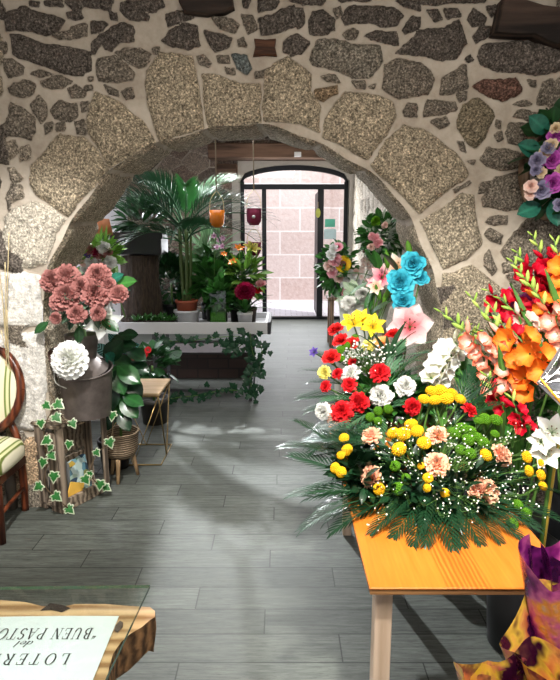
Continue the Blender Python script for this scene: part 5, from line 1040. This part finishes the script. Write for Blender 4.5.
# ---------------- leafy plants beside the crate
WICK = NT('wicker'); _ww = WICK.n('ShaderNodeTexWave', wave_type='BANDS', bands_direction='Z'); _ww.inputs['Scale'].default_value = 22; _ww.inputs['Distortion'].default_value = 2.5; WICK.l(WICK.obj(), _ww.inputs[0]); WICKM = WICK.bsdf(WICK.ramp(_ww.outputs['Fac'], (.2, (.13, .08, .045)), (.8, (.42, .31, .2))), .8, normal=WICK.bump(_ww.outputs['Fac'], .8, .01))
px_, py_ = -1.03, 3.44
t = thing('potted_rubber_plant', (px_, py_, 0), 'glossy dark green leafy plant in a wicker basket on wooden legs', 'plant')
part('basket', MB().lathe([(.001, .16), (.085, .155), (.105, .2), (.115, .31), (.122, .315), (.118, .325), (.105, .32), (.1, .25), (.001, .24)], 28, 0, Matrix.Translation((px_, py_, 0))), WICKM, t)
for k in range(3): a = k * 2.094 + .5; part('leg', MB().tube([(px_ + .07 * math.cos(a), py_ + .07 * math.sin(a), .17), (px_ + .1 * math.cos(a), py_ + .1 * math.sin(a), 0)], [.016, .011], 8), wood('leg_oak', (.3, .18, .09), (.5, .33, .18), 2, 1, .6, .1), t)
part('stem', MB().tube(spline([(px_, py_, .24), (px_ + .01, py_, .5), (px_ - .01, py_ - .02, .8)], 5), .01, 6), GREEN, t)
RUBD = leafm('rubber_dark', (.004, .018, .008), (.014, .055, .02), .25, transl=.03); RUBM = leafm('rubber_mid', (.008, .05, .012), (.03, .13, .03), .25, transl=.05)
for x, y, dx, dz, L, m in [(112,352,.6,.6,.2,RUBD),(124,345,.9,.3,.17,RUBD),(135,352,.8,-.2,.16,RUBD),(120,362,.9,-.1,.2,RUBM),(128,372,.8,-.4,.19,RUBM),(118,378,.5,-.8,.2,RUBM),(110,372,-.4,-.5,.18,RUBD),(134,385,.6,-.7,.18,RUBD),(122,392,.5,-.6,.19,RUBM),(112,395,.1,-.9,.18,RUBD),(128,404,.6,-.5,.18,RUBM),(116,410,.3,-.8,.17,RUBM),(110,418,-.1,-.9,.14,RUBD),(124,418,.5,-.6,.15,RUBD),(140,366,.9,-.3,.15,RUBD),(118,338,.7,.4,.15,RUBD),(128,334,.9,.2,.13,RUBD),(113,362,.1,.3,.16,LEAFT),(132,398,.8,-.1,.16,RUBM),(106,385,-.3,-.8,.17,RUBD)]:
    p = at(x, y, 3.36 + rnd.uniform(-.06, .06)); leaf(t, m, p - Vector((dx, -.2, dz)) * L * .45, (dx, -.45, dz), L, .3, .5, rnd.uniform(-.7, .2), 'leaf', .12, .03, face=True)
CAL = NT('calathea_stripe'); _a = CAL.attr('pt'); _sc2 = CAL.n('ShaderNodeSeparateXYZ'); CAL.l(CAL.obj(), _sc2.inputs[0]); _st = CAL.math('SINE', CAL.math('ADD', CAL.math('MULTIPLY', _sc2.outputs[0], 60), CAL.math('MULTIPLY', _a, -9))); CALM = CAL.bsdf(CAL.mix(CAL.ramp(_st, (.3, 0), (.7, 1)), (.01, .09, .08), (.2, .55, .52)), .4)
t = thing('potted_calathea', (-1.13, 3.63, 0), 'calathea with turquoise striped leaves behind the rubber plant', 'plant'); pot(t, -1.13, 3.63, 0, .09, .2, plain('pot_dark', (.03, .03, .032), .5), name='pot')
for x, y, dx, dz in ((108,352,-.5,.6),(116,360,.8,.2),(128,348,.8,.4),(110,378,.3,-.8),(112,390,.4,-.7),(120,384,.7,-.4),(104,395,-.1,.8),(113,338,.1,.9)):
    p = at(x, y, 3.5); leaf(t, CALM, p - Vector((dx, 0, dz)) * .06, (dx, -.4, dz), .15, .26, .5, -.4, face=True); part('stem', MB().tube(spline([(-1.13, 3.63, .18), (-1.12, 3.58, .4), p - Vector((dx, 0, dz)) * .06], 4), .004, 5), GREEN, t)
t = thing('potted_poinsettia', (-1.06, 4.55, 0), 'small plant with red blooms under the white bench, by the wire table', 'plant'); pot(t, -1.06, 4.55, 0, .1, .22, plain('pot_dark2', (.04, .035, .03), .5)); part('foliage', foliage_mb((-1.06, 4.5, .5), (.22, .12, .2), 110, .12, .045, rnd, .2), LEAFD, t); part('stem', MB().tube([(-1.06, 4.55, .18), (-1.06, 4.52, .5)], .012, 6), GREEN, t)
for x, y in ((138,352),(145,355),(141,359),(148,350),(134,357)): p = at(x, y, 4.36); bloom(t, 'daisy', 'red', p, (rnd.uniform(-.3, .3), -1, .4), .03, 'red_flower', stem=.1)
# ---------------- dried grass at the edge of the view
DRY = plain('dried_straw', (.62, .5, .28), .8, var=.3); t = thing('dried_grass', (-1.5, 2.9, 0), 'thin dried straw stalks standing between the chair and the stone pillar', 'dried grass')
GS = [((9,232),2.96),((5,262),2.95),((2,290),2.94),((7,310),2.93),((-4,240),2.95),((1,330),2.93)]
for i, ((x, y), Y_) in enumerate(GS): p = at(x, y, Y_); b = Vector((-1.62 + .012 * i, 2.72 + .0 * i, .484)); part('stalk', MB().tube(spline([b + Vector((.06 * (i % 2), .18, -.3)) if False else Vector((-1.555 + .006 * i, 3.03, .3)), Vector((-1.53 + .008 * i, 3.02, .75)), p], 6), .0025, 4), DRY, t)
part('vase', MB().lathe([(.001, .004), (.028, 0), (.03, .2), (.022, .34), (.026, .36), (.02, .36), (.001, .3)], 14, 0, Matrix.Translation((-1.552, 3.018, 0))), plain('straw_vase', (.12, .1, .08), .5), t)
# ---------------- far left corner of the back room: pedestal, bouquet and lamp
t = thing('pedestal', (-1.62, 4.75, 0), 'slim white pedestal in the corner behind the arch', 'pedestal'); part('column', MB().box((-1.77, 4.6, .03), (-1.47, 4.9, 1.02), bev=.006), WHT, t, False); part('base', MB().box((-1.8, 4.57, 0), (-1.44, 4.93, .03)), WHT, t, False); part('cap', MB().box((-1.8, 4.57, 1.0205), (-1.44, 4.93, 1.05), bev=.004), WHT, t, False)
t = thing('mixed_bouquet', (-1.6, 4.68, 1.05), 'white and pink bouquet with burgundy flecks above the chrysanthemums', 'flowers'); part('vase', MB().lathe([(.001, 1.054), (.06, 1.051), (.075, 1.15), (.05, 1.27), (.055, 1.28), (.045, 1.28), (.001, 1.2)], 20, 0, Matrix.Translation((-1.6, 4.68, 0))), plain('glass_white', (.7, .72, .72), .2), t); pc = at(98, 256, 4.6)
part('foliage', foliage_mb(pc, (.2, .12, .18), 150, .12, .025, rnd, .4), LEAFL, t)
for c, k, l_ in (('white','carnation',[(92,262,9),(103,247,7),(110,262,7),(86,270,7),(99,262,8)]), ('dusty','rose',[(90,250,5),(101,256,5),(108,252,4)]), ('burgundy','rose',[(97,252,4.5),(94,258,4),(103,264,5)]), ('violet','rose',[(88,255,3.5)]), ('blush','rose',[(106,268,5),(84,262,5)])): blooms(t, k, c, l_, lambda x, y: 4.5, pc + Vector((0, .1, -.2)), .2, .3)
for x in (94, 100, 105): p = at(x, 230, 4.6); leaf(t, LEAFL, at(x - 1, 262, 4.6), p - at(x - 1, 262, 4.6), .3, .06, .2, 1.3, 'blade_leaf')
lp = at(103, 227, 5.0); t = thing('table_lamp', (lp.x, 5.0, 0), 'small terracotta shaded lamp on a thin stand behind the white and pink bouquet', 'lamp'); part('lamp_shade', MB().lathe([(.085, lp.z - .07), (.055, lp.z + .07), (.05, lp.z + .07), (.08, lp.z - .07)], 24, 0, Matrix.Translation((lp.x, 5.0, 0))), plain('terracotta_shade', (.55, .2, .08), .7), t); part('pole', MB().tube([(lp.x, 5.0, .02), (lp.x, 5.0, lp.z - .0)], .012, 8), STEEL, t); part('base', MB().lathe([(.12, 0), (.12, .015), (.02, .03)], 20, 0, Matrix.Translation((lp.x, 5.0, 0))), STEEL, t)
# ---------------- on the bench
def on_bench(name, x, y, label): return thing(name, (x, y, TRZ), label, 'plant', 'houseplants massed on the bench' if name == 'potted_houseplant' else None)
tk = (-1.36, 5.52); t = thing('trunk_stand', (tk[0], tk[1], TRZ), 'rough dark tree trunk standing on the bench and carrying a black planter', 'stand')
BKM = NT('tree_bark'); _bn = BKM.noise(BKM.mapv(BKM.obj(), (30, 30, 5)), 2, 6, .7); BKMM = BKM.bsdf(BKM.ramp(_bn, (.3, (.012, .008, .006)), (.7, (.11, .075, .05))), .9, normal=BKM.bump(_bn, 1., .03))
part('trunk', MB().lathe([(.2, TRZ + .001), (.19, TRZ + .2), (.175, TRZ + .45), (.185, TRZ + .66), (.001, TRZ + .67)], 36, 0, Matrix.Translation((*tk, 0)), lambda a, z: 1 + .07 * math.sin(5 * a + z * 3) + .04 * math.sin(13 * a)), BKMM, t)
z0 = TRZ + .672; pb = thing('black_planter', (tk[0] + .02, tk[1], z0), 'square black planter box on top of the tree trunk', 'planter'); mb = MB(); x0, y0 = tk[0] + .0, tk[1]
part('box', mb.box((x0 - .24, y0 - .17, z0), (x0 + .24, y0 + .17, z0 + .2), bev=.012), BLK, pb, False); part('lip', MB().box((x0 - .26, y0 - .19, z0 + .15), (x0 + .26, y0 - .171, z0 + .21)), BLK, pb, False); part('soil', MB().box((x0 - .22, y0 - .15, z0 + .2), (x0 + .22, y0 + .15, z0 + .208)), SOIL, pb, False)
part('foliage', foliage_mb((x0 + .02, y0, z0 + .33), (.2, .13, .2), 120, .2, .022, rnd, .6), LEAFD, pb)
# kentia palm
kx, ky = -.92, 5.5; t = on_bench('potted_palm', kx, ky, 'tall palm with arching fronds in a terracotta pot set in a white pot'); pot(t, kx, ky, TRZ + .001, .105, .13, WHT, name='cover_pot'); pot(t, kx, ky, TRZ + .09, .09, .14, plain('terracotta', (.4, .1, .05), .7), name='pot')
part('soil', MB().lathe([(.095, TRZ + .212), (.001, TRZ + .22)], 16, 0, Matrix.Translation((kx, ky, 0))), SOIL, t)
for k in range(5): a = k * 1.257; part('cane', MB().tube(spline([(kx + .03 * math.cos(a), ky + .03 * math.sin(a), TRZ + .2), (kx + .05 * math.cos(a), ky + .05 * math.sin(a), 1.3), (kx + .06 * math.cos(a), ky + .06 * math.sin(a), 1.62)], 4), [.018] * 5 + [.012] * 4, 7), plain('cane_green', (.07, .11, .03), .5), t)
PALMD = leafm('palm_dark', (.004, .025, .01), (.018, .075, .026), .5, transl=.04); PALMM = leafm('palm_mid', (.012, .06, .015), (.04, .16, .04), .5, transl=.08)
for az, el, L, z in [(175,22,.78,1.55),(160,48,.8,1.6),(200,40,.74,1.6),(188,8,.62,1.5),(120,58,.7,1.62),(85,72,.7,1.6),(60,62,.72,1.62),(20,50,.74,1.6),(0,35,.8,1.58),(345,20,.72,1.55),(320,50,.72,1.6),(290,58,.74,1.62),(255,62,.78,1.62),(230,48,.8,1.6),(275,30,.7,1.5),(305,30,.72,1.5),(240,25,.68,1.48),(150,70,.72,1.62),(30,75,.72,1.62),(210,65,.75,1.62)]:
    d = Vector((math.cos(R(az)) * math.cos(R(el)), math.sin(R(az)) * math.cos(R(el)), math.sin(R(el)) + .25)); frond(t, 'palm', PALMD if rnd.random() < .7 else PALMM, Vector((kx, ky, z)) + Vector((d.x, d.y, 0)) * .05, d, L * 1.02, rnd.uniform(-.3, .3), 'palm_frond')
# green shrubs massed on the bench
for nm, x, y, z, rad, n, L, W, m, lb, pr in [('potted_houseplant', -.66, 5.62, 1.12, (.24, .16, .25), 170, .2, .045, LEAFM, 'bushy mid green houseplant behind the green glass vase', .1), ('potted_houseplant', -.42, 5.58, 1.13, (.2, .14, .24), 150, .17, .035, LEAFM, 'bushy green houseplant behind the burgundy bromeliad', .09),
      ('potted_houseplant', -1.1, 5.68, 1.08, (.24, .12, .28), 170, .17, .04, LEAFD, 'dark leafy houseplant between the tree trunk and the palm', .1), ('potted_houseplant', -.75, 5.76, 1.36, (.26, .06, .26), 110, .26, .035, leafm('leaf_silver', (.1, .25, .1), (.4, .55, .35)), 'tall pale-leaved houseplant behind the palm canes', .07)]:
    t = on_bench(nm, x, y, lb); pot(t, x, y, TRZ + .001, pr * .8, .17, BLK); part('stem', MB().tube([(x, y, TRZ + .14), (x, y, z)], .012, 6), GREEN, t); part('foliage', foliage_mb((x, y, z), rad, n, L, W, rnd, .45), m, t)
# glass vase with green water
gv = at(219, 320, 5.3); t = thing('glass_vase', (gv.x, 5.3, TRZ), 'tall square clear glass vase filled with green moss', 'vase'); gx0 = gv.x
part('glass', MB().box((gx0 - .075, 5.225, TRZ + .001), (gx0 + .075, 5.375, TRZ + .34)), clear('vase_glass', (.8, .92, .82), .3), t, False); part('moss', MB().box((gx0 - .07, 5.23, TRZ + .006), (gx0 + .07, 5.37, TRZ + .14), bev=.01), plain('moss', (.1, .3, .03), .8, var=.5, scale=40), t, False)
part('foliage', foliage_mb((gx0, 5.3, TRZ + .3), (.08, .06, .16), 60, .14, .03, rnd, .6), LEAFM, t)
# bromeliad
bx = at(245, 318, 5.26).x; by = 5.26; t = on_bench('potted_bromeliad', bx, by, 'burgundy bromeliad in a white pot at the end of the bench'); pot(t, bx, by, TRZ + .001, .06, .14, WHT)
for k in range(16): a = k * 2.4; leaf(t, LEAFD if k % 2 else LEAFM, (bx, by, TRZ + .12), (math.cos(a), math.sin(a), .9 + .5 * (k % 3)), .27 + .04 * (k % 3), .075, 1.1, 0, 'leaf')
p = at(245, 290, 5.2); bloom(t, 'dahlia', 'burgundy', p, (0, -.8, .6), .1, 'bract_head'); part('stem', MB().tube([(bx, by, TRZ + .12), p + Vector((0, .02, -.02))], .01, 6), GREEN, t)
# orange lily plant
ox_, oy_ = at(246, 300, 5.45).x + .02, 5.46; t = on_bench('potted_lily', ox_, oy_, 'lily plant with orange buds and one pale yellow bloom above the bromeliad'); pot(t, ox_, oy_, TRZ + .001, .07, .16, plain('pot_brown', (.06, .04, .03), .6))
for x, y, c, r, k in ((239,248,'glad_orange',6,'lily'),(233,262,'glad_orange',6,'lily'),(224,254,'glad_orange',4,'lily'),(252,248,'pale_yellow',10,'lily'),(261,284,'pink',5,'rose'),(259,290,'red',4,'rose')):
    p = at(x, y, 5.38); bloom(t, k, c, p, (rnd.uniform(-.5, .5), -.6, .8), r / ppm(p), 'bloom'); part('stem', MB().tube(spline([(ox_, oy_, TRZ + .13), ((ox_ + p.x) / 2, oy_ - .03, TRZ + .35), p], 4), .004, 5), GREEN, t)
part('foliage', foliage_mb((ox_ - .02, oy_ - .02, 1.16), (.16, .08, .26), 130, .15, .022, rnd, .3), LEAFL, t)
# orchid, dark nursery pots, seedling tray
qx = at(218, 262, 5.56).x; t = on_bench('potted_orchid', qx, 5.44, 'pale pink orchid under the orange hanging lantern'); pot(t, qx, 5.44, TRZ + .001, .06, .13, plain('pot_green', (.05, .2, .1), .4)); part('stem', MB().tube(spline([(qx, 5.44, TRZ + .1), (qx - .02, 5.42, 1.2), at(216, 234, 5.4)], 5), .005, 5), GREEN, t)
for x, y in ((214,236),(219,240),(222,246),(217,247),(223,238)): p = at(x, y, 5.36); bloom(t, 'lily', 'orchid', p, (rnd.uniform(-.4, .4), -1, .2), .034, 'orchid_flower')
for k in range(4): leaf(t, LEAFM, (qx, 5.44, TRZ + .12), (math.cos(k * 1.6), math.sin(k * 1.6), .5), .2, .2, .9)
sx2 = -1.19; t = thing('seedling_tray', (sx2, 5.24, TRZ), 'low tray of small green seedlings at the front of the bench', 'tray'); part('tray', MB().box((sx2 - .2, 5.17, TRZ + .001), (sx2 + .21, 5.31, TRZ + .06), bev=.006), BLK, t, False); part('soil', MB().box((sx2 - .19, 5.18, TRZ + .06), (sx2 + .2, 5.3, TRZ + .067)), SOIL, t, False)
mb = MB()
for k in range(150): blade(mb, Matrix.Translation((sx2 + rnd.uniform(-.19, .2), rnd.uniform(5.18, 5.3), TRZ + .065)) @ Matrix.Rotation(rnd.uniform(0, 6.28), 4, 'Z') @ Matrix.Rotation(-R(rnd.uniform(35, 80)), 4, 'Y'), rnd.uniform(.04, .1), .012, .8, nu=3)
o = part('seedlings', mb, LEAFM, t); o['kind'] = 'stuff'
# trailing ivy on the bench legs
t = thing('trailing_ivy', (-.28, 5.12, 0), 'dark green ivy trailing along the lower bars and end leg of the plant bench', 'ivy'); mb = MB(); ip = m_ivy(); IVV = []
def ivd(p, s):
    a = rnd.uniform(0, 6.28); X = Vector((math.cos(a), -.2, math.sin(a))).normalized(); Zv = Vector((rnd.uniform(-.5, .5), -1, rnd.uniform(0, .8))); Yv = Zv.cross(X).normalized(); Zv = X.cross(Yv)
    M_ = Matrix(((X.x, Yv.x, Zv.x, p[0]), (X.y, Yv.y, Zv.y, p[1]), (X.z, Yv.z, Zv.z, p[2]), (0, 0, 0, 1))) @ Matrix.Scale(s, 4); mb.add(ip.v, ip.f, ip.t, 0, M_)
vines = [[(250,333),(252,350),(256,365),(250,380),(256,398)],[(240,336),(210,338),(180,342),(160,338)],[(250,392),(225,390),(200,395),(175,398),(160,402)],[(245,340),(235,350),(225,345)],[(258,340),(262,352),(259,372)]]
for v in vines:
    V_ = [at(x, y, 5.08) for x, y in v]; sp = spline(V_, 8); part('vine', MB().tube(sp, .004, 5), GREEN, t)
    for q_ in sp:
        for _ in range(1 + (rnd.random() < .5)): pp = q_ + Vector((rnd.gauss(0, .035), rnd.uniform(-.03, .02), rnd.gauss(0, .03))); pp.z = max(pp.z, .03); ivd(pp, rnd.uniform(.04, .07))
o = part('leaves', mb, IVYD, t); o['kind'] = 'stuff'
t.name = 'trailing_ivy'
# ---------------- hanging lanterns
FELT = plain('maroon_felt', (.2, .012, .05), .8); OGL = plain('orange_glass', (.85, .22, .015), .2)
def lantern(x, y, Y, m, label, r=.07, h=.15, top=3.3, hole=True, rope=None):
    p = at(x, y, Y); t = thing('hanging_lantern', p, label, 'lantern', 'hanging lanterns' if hole else None); part('cup', MB().lathe([(.001, -h * .5), (r * .6, -h * .48), (r * .95, -h * .25), (r, h * .1), (r, h * .5), (r * .93, h * .5), (r * .93, h * .1), (r * .85, -h * .22), (.001, -h * .4)], 24, 0, Matrix.Translation(p)), m, t)
    if hole: part('white_dot', MB().ball((p.x, p.y - r * 1.0, p.z), .016, 8), plain('dot_white', (.85, .85, .82), .5), t)
    mb = MB(); 
    for sg in (-1, 1): mb.tube(spline([(p.x + sg * r * .96, p.y, p.z + h * .45), (p.x + sg * r * .8, p.y, p.z + h * 1.1), (p.x, p.y, p.z + h * 1.6)], 5), .003, 5)
    part('handle', mb, DRY, t); part('cord', MB().tube([(p.x, p.y, p.z + h * 1.55), (p.x, p.y, rope if rope else top)], .006 if not rope else .004, 6), plain('jute', (.28, .22, .15), .9), t); return p
pl = at(254, 217, 5.5); lantern(217, 219, 5.0, OGL, 'orange glass lantern hanging over the bench', .065, .15, hole=False)
lantern(254, 217, 5.5, FELT, 'upper maroon hanging pot with a white dot', .072, .16); lantern(254.3, 251, 5.6, FELT, 'lower maroon hanging pot below the one with the white dot', .07, .14, hole=False, rope=None) if False else None
p2 = at(254, 249, 5.5); t = thing('hanging_lantern', p2, 'lower maroon hanging pot, strung beneath the one with the white dot', 'lantern', 'hanging lanterns'); part('cup', MB().lathe([(.001, -.065), (.045, -.06), (.066, -.02), (.07, .065), (.065, .065), (.058, -.015), (.001, -.05)], 24, 0, Matrix.Translation(p2)), FELT, t)
part('handle', MB().tube([p2 + Vector((.068 * math.cos(k * .314), 0, .06 + .13 * math.sin(k * .314))) for k in range(11)], .004, 5), DRY, t); part('cord', MB().tube([p2 + Vector((0, 0, .188)), Vector((p2.x, p2.y, at(254, 217, 5.5).z - .082))], .003, 5), DRY, t)
# ---------------- small fittings by the door
ep = at(298, 153, 9.9); single('mounted_light', MB().box((ep.x - .06, DY - .335, ep.z - .04), (ep.x + .06, DY - .301, ep.z + .04), bev=.006), plain('white_plastic', (.85, .86, .88), .4), 'small white emergency light box on the beam above the door', 'light', smooth=False)
for x0, y0, x1, y1, c, lb in ((325,219,335,227,(.12,.55,.4),'green notice stuck on the side pane of the door'), (324,229,336,239,(.6,.8,.85),'pale blue notice stuck on the side pane of the door, below the green one')):
    a = at(x0, y0, DY + .149); b = at(x1, y1, DY + .149); single('paper_notice', MB().box((min(a.x, b.x), DY + .145, b.z), (max(a.x, b.x), DY + .149, a.z)), plain('notice_%d' % y0, c, .7), lb, 'notice', 'notices on the door pane', smooth=False)
a = at(318, 213, DY + .1); t = thing('hanging_tag', a, 'yellow-green oval tag hanging from the door frame', 'tag'); part('tag', MB().lathe([(.001, -.012), (.06, -.008), (.065, 0), (.06, .008), (.001, .012)], 18, 0, Matrix.Translation((a.x, DY + .1, a.z)) @ Matrix.Rotation(R(90), 4, 'X') @ Matrix.Diagonal((.7, 1.3, 1, 1))), plain('tag_lime', (.55, .6, .12), .5), t); part('string', MB().tube([(a.x, DY + .105, a.z + .08), (a.x, DY + .11, a.z + .2)], .004, 5), DRY, t)
# ================================================================ LIGHT
w = bpy.data.worlds.new('world'); S.world = w; w.use_nodes = True; bg = w.node_tree.nodes['Background']; bg.inputs[0].default_value = (.92, .95, 1, 1); bg.inputs[1].default_value = .6
def lamp(typ, name, loc, target, power, color=(1, 1, 1), size=.1, **k):
    d = bpy.data.lights.new(name, typ); d.energy = power; d.color = color
    if typ == 'AREA': d.shape = 'RECTANGLE'; d.size = size; d.size_y = k.pop('size_y', size)
    elif typ in ('SPOT', 'POINT'): d.shadow_soft_size = size
    for a, b in k.items(): setattr(d, a, b)
    o = bpy.data.objects.new(name, d); COL.objects.link(o); o.location = loc
    o.rotation_euler = (Vector(target) - Vector(loc)).to_track_quat('-Z', 'Y').to_euler(); return o
WARM = (1, .93, .82)
lamp('AREA', 'front_fill', (.1, .6, 2.85), (.1, 1.2, 0), 135, WARM, 2.4, size_y=1.2)  # unseen area fill, supplies the front room's ambient light
lamp('SPOT', 'beam_fill', (.3, 8.2, 1.2), (.2, 10.3, 2.95), 60, WARM, .1, spot_size=R(80), spot_blend=.8)  # added fill without a fixture, brightens the door beam and far wall
lamp('SPOT', 'spot_pillar', (-.7, 1.3, 2.8), (-1.45, 3.05, .75), 360, (1, .98, .95), .05, spot_size=R(46), spot_blend=.7)
lamp('SPOT', 'spot_flowers', (.25, .7, 2.8), (.75, 2.1, .9), 420, (1, .96, .88), .05, spot_size=R(62), spot_blend=.6)
lamp('SPOT', 'spot_palm', (-.8, 6.7, 3.25), (-.5, 3.0, 0), 1500, (.95, .98, 1), .03, spot_size=R(36), spot_blend=.4)
lamp('AREA', 'back_fill', (-.7, 5.7, 3.2), (-.7, 5.7, 0), 100, (.95, .97, 1), 2.2, size_y=3)  # unseen overhead fill added for the back room and bench
lamp('AREA', 'corner_fill', (-2.3, 6.4, 2.4), (-2.75, 5.5, 1.4), 90, (.92, .92, 1), .8)  # unseen fill put near the left rear wall to whiten it
lamp('AREA', 'door_daylight', (.26, DY - .05, 1.5), (.26, 5, 1.2), 100, (.93, .96, 1), 1.6, size_y=2.2)
lamp('SUN', 'sun', (3, 8, 8), Vector((3, 8, 8)) + Vector((-.45, .35, -.85)), 3.4, (1, .97, .93), angle=R(2))
lamp('AREA', 'street_sky', (.3, 12, 5), (.3, 12, 0), 230, (.93, .96, 1), 3, size_y=2.5)
S.view_settings.view_transform = 'Standard'; S.view_settings.look = 'None'; S.view_settings.exposure = 0.
S.cycles.use_denoising = True; S.cycles.max_bounces = 8; S.cycles.transparent_max_bounces = 16; S.cycles.sample_clamp_indirect = 6
